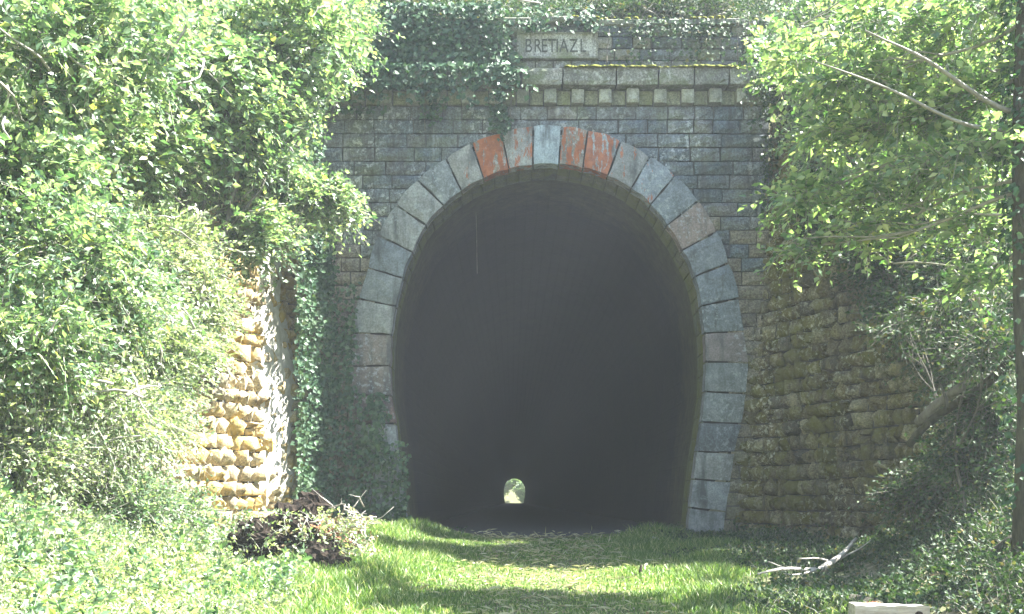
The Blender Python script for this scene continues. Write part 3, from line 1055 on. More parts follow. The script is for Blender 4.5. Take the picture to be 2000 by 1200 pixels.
# ---- left bank
G_L = 'sunlit shrubs on the left bank'
plant('shrub', 'tall bright shrub filling the top left corner of the view', 'shrub', on_ground(-10, 11.0),
      [lobe(60, 120, 11, 0.95, 0.9, 0.8), lobe(200, 60, 11.5, 0.8, 0.9, 0.7), lobe(30, 330, 10.8, 0.7, 0.8, 0.6)], 1500, 0.095, M_LEAF_L, 31, G_L, trunk_r=0.07)
plant('shrub', 'tall sunlit shrub between the top left corner and the ivied parapet', 'shrub', on_ground(230, 14.0),
      [lobe(330, 110, 14, 1.1, 0.9, 0.9), lobe(450, 200, 14.5, 0.8, 0.8, 0.8), lobe(250, 280, 13.5, 0.8, 0.8, 0.7), lobe(560, 60, 15.0, 0.9, .8, .6)], 1900, 0.105, M_LEAF_L, 32, G_L, trunk_r=0.08, flat=1.0)
plant('small_tree', 'slender bright tree leaning over the portal shoulder, its twigs reaching the parapet ivy', 'tree', (-4.5, 16.2, tz(-4.5, 16.2)),
      [lobe(610, 90, 16.3, 0.7, 0.6, 0.55), lobe(540, 200, 16.0, 0.55, 0.6, 0.5), lobe(660, 40, 16.6, .5, .5, .4)], 900, 0.085, M_LEAF_L, 33, trunk_r=0.06, flat=0.9)
plant('small_tree', 'low sunlit tree whose bright branch tip hangs in front of the arch blocks', 'tree', (-4.7, 15.5, tz(-4.7, 15.5)),
      [lobe(490, 330, 15.2, 0.75, 0.6, 0.35), lobe(590, 370, 15.6, 0.6, 0.4, 0.24), lobe(655, 405, 15.8, 0.33, 0.3, 0.16, 0.35), lobe(500, 450, 15.0, .5, .5, .38, .9)], 1150, 0.085, M_LEAF_L, 34, trunk_r=0.03, flat=1.2, droop=0.35)
plant('shrub', 'dense bright shrub at the left edge below the tall corner shrub', 'shrub', on_ground(40, 10.6),
      [lobe(90, 480, 10.6, 0.85, 0.8, 0.6), lobe(210, 560, 11.2, 0.6, 0.7, 0.5), lobe(60, 660, 10.2, 0.6, 0.7, 0.5)], 1700, 0.075, M_LEAF_L, 35, G_L, trunk_r=0.05)
plant('shrub', 'fine leaved pale shrub just left of the lit retaining wall', 'shrub', on_ground(300, 12.8),
      [lobe(310, 500, 13.5, 0.7, 0.7, 0.6), lobe(385, 590, 14.0, 0.42, 0.6, 0.5), lobe(300, 680, 12.8, 0.65, 0.6, 0.55)], 1900, 0.066, M_LEAF_P, 36, G_L, trunk_r=0.05)
plant('shrub', 'low pale shrub spreading along the foot of the left bank', 'shrub', on_ground(240, 11.6),
      [lobe(170, 800, 11.0, 0.75, 0.6, 0.5), lobe(290, 820, 12.2, 0.45, 0.5, 0.45), lobe(50, 880, 10.3, 0.5, 0.5, 0.4)], 1700, 0.052, M_LEAF_P, 37, G_L, trunk_r=0.03)
plant('shrub', 'small leafy bush against the lower corner of the lit retaining wall', 'shrub', on_ground(350, 12.4),
      [lobe(330, 1000, 12.4, 0.42, 0.4, 0.22), lobe(240, 980, 11.6, 0.45, 0.4, 0.28)], 900, 0.05, M_LEAF_L, 38, G_L, trunk_r=0.02)

# ---- top, on the hill over the parapet
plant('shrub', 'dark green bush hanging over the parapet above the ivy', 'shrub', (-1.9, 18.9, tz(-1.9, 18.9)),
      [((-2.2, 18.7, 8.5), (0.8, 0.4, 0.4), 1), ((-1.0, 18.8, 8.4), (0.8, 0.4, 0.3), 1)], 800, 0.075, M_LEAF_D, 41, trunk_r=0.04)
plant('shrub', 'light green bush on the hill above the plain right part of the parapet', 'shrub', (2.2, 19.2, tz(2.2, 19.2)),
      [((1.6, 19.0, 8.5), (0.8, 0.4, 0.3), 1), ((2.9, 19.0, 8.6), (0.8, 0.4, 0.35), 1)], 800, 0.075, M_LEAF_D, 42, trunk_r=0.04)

# ---- right
XR = at(2006, 600, 9.6)
br = []
for a, b, r0, sag in (((1992, 225, 9.6), (1690, 60, 9.2), 0.024, 0.03), ((1992, 255, 9.6), (1590, 120, 9.3), 0.020, 0.04), ((1960, 30, 9.9), (1790, 15, 10.3), 0.02, 0.0),
                      ((1992, 420, 9.6), (1600, 380, 11.2), 0.011, 0.03)):
    rng_ = np.random.default_rng(int(a[1]))
    pts = bend(at(*a), at(*b), 10, 0.10, rng_, sag)
    br.append((pts, [r0 * (1 - 0.75 * i / 9) for i in range(10)]))
tree = plant('tree', 'tree at the right edge with a dark ivied trunk and drooping yellow green branches', 'tree', (XR.x, 9.6, tz(XR.x, 9.6)),
             [lobe(1880, 60, 10.2, 0.5, 0.6, 0.2), lobe(1900, 190, 10.2, 0.5, 0.6, 0.16), lobe(1720, 60, 10.6, 0.6, 0.6, 0.2), lobe(1690, 160, 10.6, 0.6, 0.6, 0.16), lobe(1760, 250, 10.6, 0.6, 0.6, 0.15),
              lobe(1880, 310, 10.0, 0.5, 0.6, 0.15), lobe(1640, 250, 11.0, 0.4, 0.5, 0.12, .6), lobe(1560, 120, 11.4, 0.38, 0.4, 0.16, .45), lobe(1590, 380, 11.2, 0.5, 0.4, 0.10, .6), lobe(1760, 380, 10.8, 0.6, 0.4, 0.11, .8),
              lobe(1700, 455, 10.9, 0.5, 0.4, 0.08, .5), lobe(1910, 440, 10.2, 0.35, 0.4, 0.10, .5), lobe(1560, 485, 11.2, 0.28, 0.2, 0.06, .22), lobe(1500, 95, 12.0, 0.25, .3, .2, .25), lobe(1920, 545, 10.2, .3, .3, .07, .25)], 1500, 0.09, M_LEAF_R, 51, trunk_r=0.03, bark=M_TWIG, extra=br, flat=1.3, droop=0.3,
             L=(0.3, 0.55), nl=9, from_trunk=True)
for ch in list(tree.children):
    if ch.name.split('.')[0] == 'trunk':
        bpy.data.objects.remove(ch)
tr_rng = np.random.default_rng(5)
tp = [(XR.x + 0.03 * math.sin(k), 9.6 + 0.02 * math.cos(k * 2), tz(XR.x, 9.6) - 0.2 + k * 0.75) for k in range(9)]
me = tubes_mesh('trunk', [tube(tp, [0.13 - 0.008 * k for k in range(9)], 10, tr_rng, 0.15)], M_DARKBARK)
obj('trunk', local(me, tree.location), tree)
plant('shrub', 'bright shrub on the slope behind the right edge tree, above the retaining wall', 'shrub', on_ground(1760, 15.0),
      [lobe(1650, 60, 15, 0.9, 0.7, 0.7), lobe(1850, 160, 14.6, 1.0, 0.8, 0.9), lobe(1650, 260, 15.2, 0.7, 0.5, 0.6), lobe(1950, 20, 14.5, .8, .8, .6), lobe(1800, 340, 14.0, .8, .6, .45)], 2000, 0.085, M_LEAF_R, 52, trunk_r=0.03)
plant('sapling', 'thin twiggy sapling in shade on the right bank under the drooping branches', 'sapling', on_ground(1880, 11.6),
      [lobe(1860, 600, 11.5, 0.55, 0.4, 0.25), lobe(1930, 680, 11.0, 0.4, 0.4, 0.22), lobe(1760, 640, 12.3, 0.3, 0.3, 0.15, .4)], 330, 0.06, M_LEAF_D, 53, trunk_r=0.022, twigmat=M_BARK, L=(0.3, 0.6), nl=9, flat=1.2)
plant('shrub', 'dark green shrub on the crest above the top of the right retaining wall', 'shrub', (4.9, 17.2, tz(4.9, 17.2)),
      [lobe(1570, 180, 17.2, 0.5, 0.5, 0.6), lobe(1640, 400, 16.2, 0.6, 0.5, 0.5)], 900, 0.075, M_LEAF_D, 54, trunk_r=0.05, twigmat=M_BARK)
plant('shrub', 'low shaded bush in the angle between mossy wall and fallen logs', 'shrub', on_ground(1800, 12.4),
      [lobe(1800, 960, 12.4, 0.4, 0.3, 0.25), lobe(1890, 900, 11.8, 0.45, 0.4, 0.35), lobe(1930, 800, 11.6, .35, .3, .3)], 750, 0.06, M_LEAF_D, 56, trunk_r=0.015, twigmat=M_BARK, flat=1.2)
plant('shrub', 'straggly shaded shrub sprawling over the upper end of the right retaining wall', 'shrub', (5.6, 14.0, tz(5.6, 14.0)),
      [lobe(1790, 600, 13.6, 0.55, 0.4, 0.35), lobe(1880, 520, 13.2, 0.6, 0.4, 0.4), lobe(1720, 520, 14.6, 0.45, 0.3, 0.25), lobe(1860, 690, 12.9, .5, .3, .3)], 1100, 0.065, M_LEAF_D, 57, trunk_r=0.02, twigmat=M_BARK, flat=1.2)
rt = np.random.default_rng(58)
nt_ = 2600
th_ = rt.uniform(0, 6.283, nt_); zz_ = rt.uniform(0, 1, nt_) ** 0.8 * 5.6 - 0.2
keep_ = rt.random(nt_) < 0.35 + 0.65 * (zz_ > 2.6)
th_ = th_[keep_]; zz_ = zz_[keep_]
rr_ = 0.15 + np.abs(rt.normal(0, 0.045, len(th_)))
P_ = np.stack([XR.x + np.cos(th_) * rr_, 9.6 + np.sin(th_) * rr_, zz_], -1)
D_ = np.stack([np.cos(th_) * .5 + rt.normal(0, .4, len(th_)), np.sin(th_) * .5 + rt.normal(0, .4, len(th_)), rt.normal(-.6, .4, len(th_))], -1)
V_, F_ = leaves(P_, D_, np.stack([np.cos(th_), np.sin(th_), 0.4 + 0 * th_], -1) + rt.normal(0, .3, (len(th_), 3)), rt.uniform(.035, .085, len(th_)), .8)
ti = thing('ivy', 'ivy climbing the dark trunk at the right edge of the view', 'ivy', tree.location)
obj('foliage', local(mesh_np('foliage', V_, F_, [M_IVY]), tree.location), ti)
# trees higher up the right slope that shade the grass by the portal
plant('tree', 'broad tree up the right slope behind the bright shrub', 'tree', (12.0, 16.6, tz(12.0, 16.6)),
      [((11.0, 16.2, 12.2), (1.5, 1.1, 1.0), 1), ((13.0, 16.8, 12.8), (1.6, 1.2, 1.2), 1)], 2600, 0.11, M_LEAF_R, 55, trunk_r=0.16, L=(0.5, 0.9))

# ---- far end of the bore
plant('tree', 'tree beyond the far tunnel mouth seen small through the bore', 'tree', (3.4, 300, tz(3.4, 300)),
      [((3.0, 298, 3.6), (2.0, 2, 1.8), 1), ((1.2, 302, 5.4), (2.2, 2, 1.2), 1), ((4, 297, 1.6), (1.6, 2, 1.4), 1)], 900, 0.5, M_LEAF_R, 61, trunk_r=0.15, L=(0.8, 1.6))
plant('tree', 'pale tree at the left beyond the far tunnel mouth', 'tree', (-4.0, 306, tz(-4.0, 306)),
      [((-2.8, 304, 4.6), (2.2, 2, 2.0), 1)], 500, 0.5, M_LEAF_P, 62, trunk_r=0.15, L=(0.8, 1.6))


# ------------------------------------------------------------------ ivy
def ivy(name, label, origin, regions, nleaf, seed, size=0.06, ysurf=17.9, group=None, mat=None, stems=14):
    """regions: (px0,py0,px1,py1,weight,density falloff) on the portal plane"""
    rng = np.random.default_rng(seed)
    t = thing(name, label, 'ivy', origin, group)
    w = np.array([g[4] * abs(g[2] - g[0]) * abs(g[3] - g[1]) for g in regions], float)
    cnt = rng.multinomial(nleaf * 3, w / w.sum())
    P = []
    for g, c in zip(regions, cnt):
        u = rng.random(c); v = rng.random(c)
        px = g[0] + (g[2] - g[0]) * u; py = g[1] + (g[3] - g[1]) * v
        e = np.minimum(np.minimum(u, 1 - u) * 4, 1)
        nz = np.sin(px * 0.055 + py * 0.021) + np.sin(px * 0.021 - py * 0.06 + 2) + np.sin(px * 0.11 + 1) * 0.6
        keep = rng.random(c) < (0.25 + 0.25 * np.clip(nz + 0.6, 0, 2)) * (0.10 + 0.90 * e)
        px = px[keep]; py = py[keep]
        P.append(np.stack([(px - HX) / 125, np.zeros_like(px), CZ + (HY - py) / 125], -1))
    P = np.vstack(P)
    depth = np.abs(rng.normal(0, 0.10 if seed == 71 else 0.055, len(P))) + 0.02
    P[:, 1] = ysurf - depth
    # the column of ivy wraps round on to the splayed wall
    pxs = HX + 125 * P[:, 0]
    if seed == 71:
        wrap = np.clip((655 - pxs) / 70, 0, 1.2)
        P[:, 1] -= 0.75 * wrap + 0.12 * np.abs(np.sin(P[:, 2] * 2.3 + P[:, 0] * 4))
        P[:, 0] *= P[:, 1] / 17.95
    # stand proud of the cornice
    zc = P[:, 2]
    P[:, 1] -= 0.17 * ((zc > 6.68) & (zc < 7.25))
    D = np.stack([rng.normal(0, 0.6, len(P)), rng.normal(-0.35, 0.3, len(P)), rng.normal(-0.7, 0.4, len(P))], -1)
    Nn = np.stack([rng.normal(0, 0.35, len(P)), -np.ones(len(P)), rng.normal(0.45, 0.35, len(P))], -1)
    V, Fq = leaves(P, D, Nn, size * rng.uniform(0.6, 1.7, len(P)), 0.85)
    obj('foliage', local(mesh_np('foliage', V, Fq, [mat or M_IVY]), origin), t)
    tl = []
    for _ in range(stems):
        g = regions[rng.choice(len(regions), p=w / w.sum())]
        a = rng.uniform(g[0], g[2]); b = min(max(a + rng.normal(0, 30), g[0]), g[2])
        x0, z0 = at18(a, g[3]); x1, z1 = at18(b, g[1])
        one = tube(bend((x0, ysurf - 0.03, z0), (x1, ysurf - 0.03, z1), 9, 0.06, rng), [0.009 - 0.0006 * i for i in range(9)], 4)
        obj('stem', local(tubes_mesh('stem', [one], M_BARK), origin), t)
    return t


ivy('ivy', 'tall column of ivy covering the left flank of the portal beside the arch blocks', Vector((-2.9, 17.95, 0)),
    [(578, 480, 662, 1010, 1.7), (560, 380, 660, 500, 1.3), (640, 560, 700, 1015, 0.7), (690, 770, 760, 1015, 0.8), (750, 860, 800, 1020, 0.9), (590, 210, 640, 420, 1.0)], 7500, 71, 0.062)
ivy('ivy', 'dark curtain of ivy draped over the left half of the parapet and cornice', Vector((-1.4, 17.95, 7.0)),
    [(610, 15, 1000, 150, 1.3), (620, 110, 1030, 185, 0.7), (600, 150, 760, 225, 0.5), (720, 176, 1060, 215, 0.15), (900, 60, 1008, 178, 0.5), (680, 10, 900, 110, 0.5), (1000, 20, 1200, 66, .35)], 7500, 72, 0.07)
ivy('ivy', 'short ivy tendril hanging below the corbels left of the orange arch block', Vector((-1.1, 17.95, 6.5)),
    [(815, 190, 865, 238, 1.2), (830, 238, 850, 260, 0.5)], 130, 73, 0.055, group=None, stems=3)
ivy('ivy', 'ivy tendril dangling over the crown of the arch beside the orange block', Vector((-0.2, 17.9, 6.3)),
    [(955, 195, 1000, 262, 1.0), (970, 255, 990, 282, 0.8)], 150, 74, 0.055, ysurf=17.86, stems=3)
ivy('ivy', 'thin scatter of ivy across the right part of the parapet stones', Vector((2.2, 17.95, 7.5)),
    [(1150, 42, 1470, 75, 0.7), (1180, 60, 1470, 130, 0.3), (1440, 40, 1530, 200, 1.1), (1480, 200, 1520, 420, .5)], 1500, 75, 0.05, ysurf=17.92, mat=M_LEAF_D, stems=6)


# ------------------------------------------------------------------ ground cover
def scatter(xr, yr, n, rng, keep=None):
    x = rng.uniform(*xr, n); y = rng.uniform(*yr, n)
    k = np.ones(n, bool) if keep is None else keep(x, y, rng)
    x = x[k]; y = y[k]
    # outside the wedge the camera sees: skip most
    return x, y, terrain(x, y)


def in_view(x, y, m=0.6):
    clear = ((x > 2.35) & (x < 3.5) & (y < 9.1)) | ((np.abs(x - 3.0) < 0.75) & (np.abs(y - 11.6) < 0.55) & (np.sin(x * 37) * np.sin(y * 41) > -0.55))
    return (np.abs(x) < y * (1000 / F) + m) & ~clear


def behind_wall(x, y):
    d = 18 - y
    l = (x < LBX - SPLAY * d + 0.05) & (d < LLEN + .5)
    r_ = (x > RBX + SPLAY * d - 0.05) & (d < RLEN)
    return l | r_


def leafcover(name, xr, yr, n, size, mat, seed, keep, height=0.12, nl=5):
    rng = np.random.default_rng(seed)
    x, y, z = scatter(xr, yr, n, rng, keep)
    m = len(x)
    O = np.stack([x, y, z], -1)
    h = height * rng.uniform(0.3, 1.3, m) * (1 + 0.8 * np.sin(x * 2.1 + y) * np.sin(y * 1.7 - x))
    D = unit(np.stack([rng.normal(0, .55, m), rng.normal(-.1, .55, m), np.ones(m)], -1))
    V1, F1, V2, F2 = sprays(O, D, np.clip(h, 0.04, 1), nl, size, rng, 0.3, 0.9, 0.003)
    n1 = len(V1)
    mi = np.concatenate([np.zeros(len(F1), int), np.ones(len(F2), int)])
    me = mesh_np(name, np.vstack([V1, V2]), [F1, F2 + n1], [mat, M_TWIG], mi)
    return obj(name, me, kind='stuff')


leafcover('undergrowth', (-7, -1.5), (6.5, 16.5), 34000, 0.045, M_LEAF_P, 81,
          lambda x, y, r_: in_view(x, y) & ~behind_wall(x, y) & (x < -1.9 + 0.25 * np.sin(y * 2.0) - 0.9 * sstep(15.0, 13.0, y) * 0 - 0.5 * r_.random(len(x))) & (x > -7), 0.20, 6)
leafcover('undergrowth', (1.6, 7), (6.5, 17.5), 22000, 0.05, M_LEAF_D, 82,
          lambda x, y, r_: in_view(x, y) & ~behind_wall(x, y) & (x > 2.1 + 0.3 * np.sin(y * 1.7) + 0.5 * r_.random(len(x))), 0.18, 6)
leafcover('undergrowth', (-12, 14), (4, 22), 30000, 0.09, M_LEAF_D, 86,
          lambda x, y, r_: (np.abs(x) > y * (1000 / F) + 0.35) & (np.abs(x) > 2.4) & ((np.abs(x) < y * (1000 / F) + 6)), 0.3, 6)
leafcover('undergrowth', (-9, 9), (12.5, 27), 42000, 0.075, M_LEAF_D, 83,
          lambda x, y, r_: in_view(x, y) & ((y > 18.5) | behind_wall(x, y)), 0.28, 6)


def grass(name, xr, yr, n, seed, keep, hgt):
    rng = np.random.default_rng(seed)
    x, y, z = scatter(xr, yr, n, rng, keep)
    m = len(x)
    h = hgt(x, y) * rng.uniform(0.45, 1.35, m)
    a = rng.uniform(0, 2 * np.pi, m)
    wd = rng.uniform(0.003, 0.008, m)
    sx, sy = np.cos(a) * wd, np.sin(a) * wd
    lean = rng.normal(0, 0.35, (m, 2)) * h[:, None]
    b0 = np.stack([x - sx, y - sy, z - 0.01], -1); b1 = np.stack([x + sx, y + sy, z - 0.01], -1)
    mx_, my_ = x + lean[:, 0] * .35, y + lean[:, 1] * .35
    c0 = np.stack([mx_ - sx * .8, my_ - sy * .8, z + h * .6], -1); c1 = np.stack([mx_ + sx * .8, my_ + sy * .8, z + h * .6], -1)
    tip = np.stack([x + lean[:, 0], y + lean[:, 1], z + h * .97], -1)
    V = np.stack([b0, b1, c1, c0, tip], 1).reshape(-1, 3)
    i = np.arange(m) * 5
    me = mesh_np(name, V, [np.stack([i, i + 1, i + 2, i + 3], -1), np.stack([i + 3, i + 2, i + 4], -1)], [M_GRASS])
    return obj(name, me, kind='stuff')


def g_h(x, y):
    side = sstep(0.5, 1.7, np.abs(x - 0.35 - 0.1 * np.sin(y)))
    return 0.8 * (0.03 + 0.10 * side + 0.07 * sstep(15, 17, y) * side) * (1 + 0.45 * np.sin(x * 3.7 + y * 1.3) * np.sin(y * 2.3 - x * 1.9))


def g_keep(x, y, r_):
    c = np.exp(-((x - 0.35) / 0.9) ** 2)
    nz = 0.5 + 0.5 * np.sin(x * 2.3 + y * 1.1) * np.sin(y * 2.9 - x)
    st_ = 0.5 + 0.5 * np.sin(y * 5.1 + 0.8 * np.sin(x * 1.3)) * np.sin(x * .9 + y * 1.7)
    k = r_.random(len(x)) > c * (0.05 + 0.5 * st_) + 0.15 * nz
    return k & in_view(x, y) & ~behind_wall(x, y) & (x > -2.6) & (x < 2.9 + 0.4 * np.sin(y)) & ~((y > 17.3) & (np.abs(x - .55) < 1.5))


leafcover('undergrowth', (-6.5, -1.6), (7.5, 15.5), 2600, 0.07, M_LEAF_L, 85,
          lambda x, y, r_: in_view(x, y) & ~behind_wall(x, y) & (x < -2.1) & (np.sin(x * 2.3 + 1) * np.sin(y * 1.9) > -0.2), 0.42, 12)
grass('grass', (-3, 4.2), (7.5, 18.0), 200000, 91, g_keep, g_h)
# nettles and grass tufts at the foot of the jambs
leafcover('undergrowth', (-2.4, 3.6), (16.8, 19.0), 4200, 0.05, M_LEAF_D, 84,
          lambda x, y, r_: (np.abs(x - 0.56) > 1.45 + 0.5 * r_.random(len(x)) + 0.5 * (18 - y).clip(-1, 0.5)) & (x < 3.4), 0.22, 6)


def litter(xr, yr, n, seed, keep, size=0.05):
    rng = np.random.default_rng(seed)
    x, y, z = scatter(xr, yr, n, rng, keep)
    m = len(x)
    P = np.stack([x, y, z + rng.uniform(0.005, 0.05, m)], -1)
    D = np.stack([rng.normal(0, 1, m), rng.normal(0, 1, m), rng.normal(0, .25, m)], -1)
    Nn = np.stack([rng.normal(0, .4, m), rng.normal(0, .4, m), np.ones(m)], -1)
    V, Fq = leaves(P, D, Nn, size * rng.uniform(.5, 1.4, m), 0.6)
    return obj('leaf_litter', mesh_np('leaf_litter', V, Fq, [M_LITTER]), kind='stuff')


litter((-5, 6), (7, 17.5), 9000, 95, lambda x, y, r_: in_view(x, y) & ~behind_wall(x, y) & ((np.exp(-((x - 2.6) / 1.0) ** 2 - ((y - 12.6) / 1.3) ** 2) + 0.10 + 0.25 * (x > 3)) > r_.random(len(x))))

rs = np.random.default_rng(96)
x, y, z = scatter((-1.6, 2.6), (8.5, 18.2), 3500, rs, lambda x, y, r_: in_view(x, y) & (r_.random(len(x)) < 0.25 + 0.75 * np.exp(-((x - 0.35) / 1.0) ** 2)))
m_s = len(x)
V, Fq = leaves(np.stack([x, y, z + rs.uniform(0.01, 0.06, m_s)], -1), np.stack([rs.normal(0, 1, m_s), rs.normal(0, .6, m_s), rs.normal(0, .25, m_s)], -1),
               np.stack([rs.normal(0, .4, m_s), rs.normal(0, .4, m_s), np.ones(m_s)], -1), rs.uniform(.04, .16, m_s), 0.09)
M_STRAW = leaf_mat('dry_straw', [(0.0, (0.30, 0.27, 0.17)), (0.5, (0.48, 0.45, 0.32)), (1.0, (0.62, 0.60, 0.48))], 0.2, 0.6, 0.3)
obj('dry_straw', mesh_np('dry_straw', V, Fq, [M_STRAW]), kind='stuff')

# ------------------------------------------------------------------ fallen root plate on the left
def ellipsoid_rough(c, rad, rot, rng, n1=20, n2=30, amp=0.16):
    Vv = []
    for i in range(n1 + 1):
        th = math.pi * i / n1
        for k in range(n2):
            ph = 2 * math.pi * k / n2
            d = np.array([math.sin(th) * math.cos(ph), math.sin(th) * math.sin(ph), math.cos(th)])
            rr_ = 1 + amp * (math.sin(4 * ph + 3 * th) * .4 + math.sin(7 * th + 2 * ph + 1) * .4 + (rng.random() - .5) * 1.2)
            Vv.append(d * rad * rr_)
    Vv = np.array(Vv) @ np.array(rot.to_3x3()).T + np.array(c)
    Ff = []
    for i in range(n1):
        for k in range(n2):
            k2 = (k + 1) % n2
            Ff.append((i * n2 + k, (i + 1) * n2 + k, (i + 1) * n2 + k2, i * n2 + k2))
    return Vv, np.array(Ff)


rg = np.random.default_rng(77)
sb = at(590, 1075, 13.2)
stump = thing('uprooted_stump', 'dark earthy uprooted stump with bleached snapped roots, in front of the lit wall', 'stump', sb)
c1 = at(545, 1035, 12.6)
Vv, Ff = ellipsoid_rough(c1, np.array([0.52, 0.22, 0.13]), Matrix.Rotation(math.radians(-30), 4, 'Y'), rg)
obj('root_plate', local(mesh_np('root_plate', Vv, Ff, [M_ROOT], smooth=True), sb), stump)
for (qx, qy, qd, ra) in ((505, 1052, 12.3, (.28, .22, .19)), (585, 1030, 12.5, (.34, .25, .24)), (610, 990, 12.7, (.20, .14, .15)), (640, 1110, 11.9, (.24, .2, .16)), (455, 1080, 12.2, (.17, .15, .10))):
    Vv, Ff = ellipsoid_rough(at(qx, qy, qd), np.array(ra), Matrix.Rotation(rg.uniform(-.5, .5), 4, 'Y'), rg, amp=.25)
    obj('earth_clod', local(mesh_np('earth_clod', Vv, Ff, [M_ROOT]), sb), stump)
c2 = at(630, 1092, 12.2)
Vv, Ff = ellipsoid_rough(c2, np.array([0.27, 0.22, 0.20]), Matrix.Rotation(0.3, 4, 'Y'), rg)
obj('earth_clod', local(mesh_np('earth_clod', Vv, Ff, [M_ROOT]), sb), stump)
c3 = at(645, 1045, 12.4)
Vv, Ff = ellipsoid_rough(c3, np.array([0.22, 0.14, 0.09]), Matrix.Rotation(0.6, 4, 'Y'), rg, amp=.3)
obj('rotten_wood', local(mesh_np('rotten_wood', Vv, Ff, [M_RUSTWOOD]), sb), stump)
for a, b, r0 in (((640, 1030), (735, 1010), .024), ((665, 1022), (672, 988), .016), ((636, 1018), (654, 992), .014), ((650, 1028), (742, 1022), .010), ((655, 1035), (705, 1075), .035),
                 ((640, 1060), (700, 1090), .03), ((510, 1035), (526, 1062), .010), ((700, 1012), (716, 1004), .008), ((560, 1055), (600, 1085), .018), ((600, 1060), (560, 1110), .014),
                 ((620, 1110), (600, 1140), .018), ((650, 1105), (668, 1138), .016), ((480, 1070), (440, 1085), .03)):
    pts = bend(at(*a, 13.0), at(*b, 12.7), 7, 0.12, rg)
    me = tubes_mesh('root', [tube(pts, [r0 * (1 - .6 * i / 6) for i in range(7)], 7, rg, .3)], M_DEAD if b[0] > 620 or r0 < .012 else M_ROOT)
    obj('root', local(me, sb), stump)
tl = []
for _ in range(190):
    a_ = rg.uniform(450, 715); a = (a_, rg.uniform(1085 - 0.6 * max(0, min(a_ - 450, 170)), 1140)); b = (a[0] + rg.normal(0, 28), a[1] + rg.normal(5, 22))
    tl.append(tube(bend(at(*a, 13.0 + rg.normal(0, .15) - .5), at(*b, 12.3 + rg.normal(0, .15)), 5, .3, rg), [.010, .008, .006, .004, .002], 4))
obj('rootlets', local(tubes_mesh('rootlets', tl, M_DEAD), sb), stump, kind='stuff')
md = 900
P_ = np.array([tuple(at(rg.uniform(470, 730), rg.uniform(1010, 1120), rg.uniform(12.1, 12.9))) for _ in range(md)])
V, Fq = leaves(P_, rg.normal(0, 1, (md, 3)), rg.normal(0, .6, (md, 3)) + np.array([0, -.5, .8]), rg.uniform(.03, .075, md), .6)
obj('dry_leaves', local(mesh_np('dry_leaves', V, Fq, [M_LITTER]), sb), stump, kind='stuff')
# leafy creepers over the stump
rng_ = np.random.default_rng(78)
O = np.array([tuple(at(rng_.uniform(440, 720), rng_.uniform(1000, 1135), rng_.uniform(11.9, 12.5))) for _ in range(320)])
V1, F1, V2, F2 = sprays(O, unit(rng_.normal(0, 1, (320, 3)) + np.array([0, -.4, .5])), rng_.uniform(.08, .25, 320), 6, 0.045, rng_, .3)
cr = thing('creeper', 'leafy creeper trailing over the uprooted stump', 'creeper', sb)
obj('foliage', local(mesh_np('foliage', V1, F1, [M_LEAF_P]), sb), cr)
obj('stems', local(mesh_np('stems', V2, F2, [M_TWIG]), sb), cr, kind='stuff')


# ------------------------------------------------------------------ dead wood on the right
def deadwood(name, label, cat, segs, mat, seed, part='stem', sides=8, group=None):
    rng = np.random.default_rng(seed)
    b = Vector(segs[0][0])
    t = thing(name, label, cat, b, group)
    for i, (p0, p1, r0, r1) in enumerate(segs):
        pts = bend(p0, p1, 8, 0.09, rng)
        me = tubes_mesh('limb', [tube(pts, [r0 + (r1 - r0) * k / 7 for k in range(8)], sides, rng, .25)], mat)
        obj(part if i == 0 else 'twig', local(me, b), t)
    return t


def gp(px, Y, dz=0.0):
    X = (px - HX) / F * Y
    return (X, Y, tz(X, Y) + dz)


deadwood('dead_branch', 'bleached bare branch lying at the foot of the shaded right wall', 'branch',
         [(gp(1605, 12.0, 0.09), at(1672, 1052, 12.4), 0.036, 0.014), (gp(1640, 12.2, 0.12), gp(1700, 12.2, 0.2), 0.012, 0.004), (gp(1610, 12.0, .09), gp(1480, 11.5, .10), 0.028, 0.010),
          (gp(1560, 11.8, .1), gp(1500, 12.2, .16), 0.012, 0.004), (gp(1625, 12.2, .12), gp(1560, 12.0, .2), 0.014, 0.006), (gp(1600, 11.9, .1), gp(1530, 11.3, .12), .014, .005)], M_DEAD, 101)
deadwood('fallen_log', 'long grey fallen trunk slanting down the right bank above the other log', 'log',
         [(at(2010, 655, 11.0), at(1775, 870, 12.0), 0.05, 0.04), (at(1850, 800, 11.0), at(1835, 745, 11.0), 0.02, 0.008)], M_DARKBARK, 102, 'trunk', 10)
deadwood('fallen_log', 'short pale ended log lodged between the mossy wall and the right bank', 'log',
         [(at(1880, 755, 11.2), at(1792, 825, 11.6), 0.05, 0.045), ], M_BARK, 103, 'trunk', 10)
deadwood('fallen_log', 'thick mossy log lying low on the right bank beside the dark trunk', 'log',
         [(at(2010, 1050, 10.0), at(1905, 1115, 10.2), 0.10, 0.08)], M_DARKBARK, 104, 'trunk', 10)
deadwood('bare_twig', 'arched bare pale twig under the drooping leaves at right', 'twig',
         [(at(1745, 515, 11.2), at(1880, 522, 10.8), 0.010, 0.006), (at(1745, 515, 11.2), at(1670, 470, 11.4), 0.008, 0.003), (at(1760, 522, 11.2), at(1790, 495, 11.2), .005, .002),
          (at(1860, 525, 10.9), at(1920, 600, 10.8), .012, .02)], M_TWIG, 105)

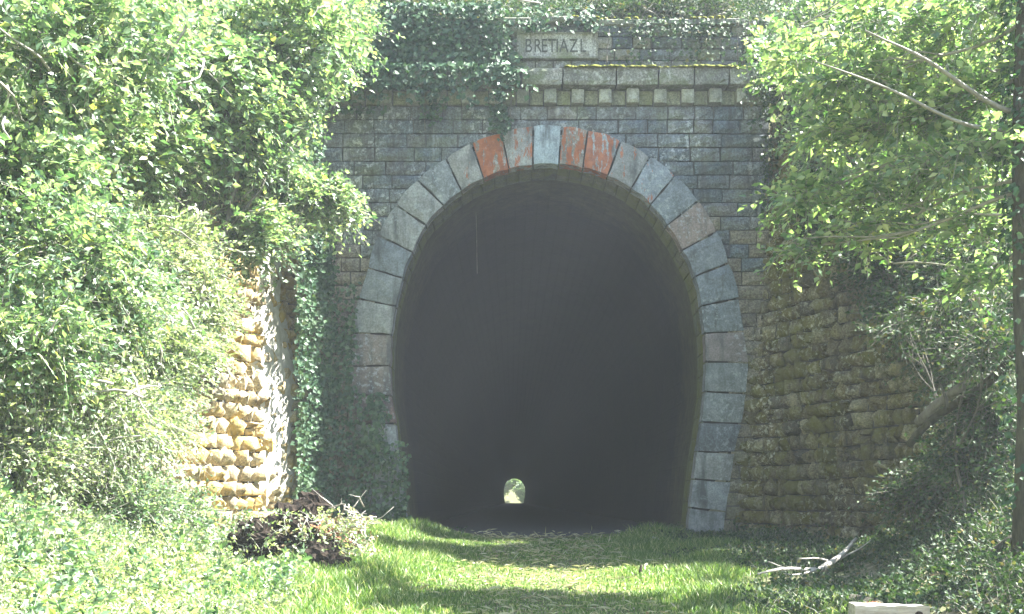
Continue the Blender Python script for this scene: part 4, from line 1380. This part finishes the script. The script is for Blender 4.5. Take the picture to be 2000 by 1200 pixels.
# sawn timber in the bottom right corner
lb = gp(1735, 9.0)
pl = thing('sawn_timber', 'pale weathered sawn timber lying at the bottom right edge of the view', 'timber', lb)
top = at(1665, 1180, 9.0).z
x0, x1 = at(1666, 1180, 9.0).x, at(1811, 1180, 9.0).x
n = 12
Vv = []
for i in range(n + 1):
    x = x0 + (x1 - x0) * i / n
    w1 = 0.006 * math.sin(i * 1.9)
    for (yy, zz) in ((8.95 + w1, top - 0.16), (8.94 - w1, top - 0.01 + w1), (8.96, top + w1 * .5 - 0.02 * i / n), (9.12, top + 0.004 + w1 * .5 - 0.02 * i / n), (9.14, top - .16)):
        Vv.append((x, yy, zz))
Ff = []
for i in range(n):
    for q in range(5):
        q2 = (q + 1) % 5
        Ff.append((i * 5 + q, (i + 1) * 5 + q, (i + 1) * 5 + q2, i * 5 + q2))
me = mesh_np('beam', np.array(Vv), [np.array(Ff), np.array([[4, 3, 2, 1, 0], [n * 5, n * 5 + 1, n * 5 + 2, n * 5 + 3, n * 5 + 4]])], [M_SAWN])
obj('beam', local(me, lb), pl)
kn = ellipsoid_rough((at(1796, 1200, 8.93).x, 8.945, at(1796, 1200, 8.93).z), np.array([.035, .012, .022]), Matrix.Identity(4), rg, 6, 10, .1)
obj('knot', local(mesh_np('knot', kn[0], kn[1], [M_ROOT]), lb), pl)
lg = Vector(gp(1700, 9.5))
lo = thing('cut_log', 'round log with dark bark and reddish cut end behind the sawn timber', 'log', lg)
zc_ = at(1700, 1195, 9.3).z - 0.02
pts = [(at(1703, 0, 9.22).x, 9.22, zc_), (at(1703, 0, 9.22).x + .02, 9.5, zc_ + .0), (at(1703, 0, 9.22).x + .04, 9.8, zc_ + .0)]
obj('bark', local(tubes_mesh('bark', [tube(pts, [.135, .13, .125], 20, rg, .08)], M_DARKBARK), lg), lo)
pts = [(pts[0][0], 9.205, zc_), (pts[0][0], 9.217, zc_)]
obj('cut_end', local(tubes_mesh('cut_end', [tube(pts, [.115, .118], 20, rg, .05)], M_RUSTWOOD), lg), lo)

# small things on the track
v, f = ellipsoid_rough(at(1278, 1053, 16.2), np.array([.075, .05, .028]), Matrix.Rotation(.2, 4, 'Y'), rg, 8, 12, .1)
o = obj('pale_stone', mesh_np('pale_stone', v, f, [M_ROCK])); o['label'] = 'small pale stone in the shaded grass before the right jamb'; o['category'] = 'stone'
sp = Vector(gp(1250, 12.2))
st = thing('broken_stake', 'tiny dark broken stake sticking up from the middle of the grass track', 'stake', sp)
obj('stake', local(tubes_mesh('stake', [tube([sp - Vector((0, 0, .05)), sp + Vector((.005, 0, .06)), sp + Vector((.012, 0, .12))], [.025, .018, .008], 7, rg, .3)], M_ROOT), sp), st)
obj('foot', local(mesh_np('foot', *ellipsoid_rough(sp + Vector((0, 0, .01)), np.array([.10, .06, .02]), Matrix.Identity(4), rg, 6, 12, .2), [M_ROOT]), sp), st)
wx, wz0 = at(931, 530, 20).x, 0
w_ = obj('hanging_wire', tubes_mesh('hanging_wire', [tube([at(929, 395, 19.9), at(931, 460, 19.9), at(932, 535, 19.9)], [.003, .003, .003], 5)], M_DEAD))
w_['label'] = 'thin pale wire hanging from the vault just inside the tunnel'; w_['category'] = 'wire'

# ------------------------------------------------------------------ haze
m, nt = nodes('haze_air')
pv = N(nt, 'ShaderNodeVolumePrincipled', {'Color': (0.80, 0.88, 1.0, 1), 'Density': 0.0014, 'Anisotropy': 0.2})
o_ = nt.nodes.new('ShaderNodeOutputMaterial')
nt.links.new(pv.outputs[0], o_.inputs['Volume'])
v, f = box(-210, 210, -65, 470, -3.0, 34.0)
obj('haze', mesh_np('haze', v, f, [m]), kind='stuff')
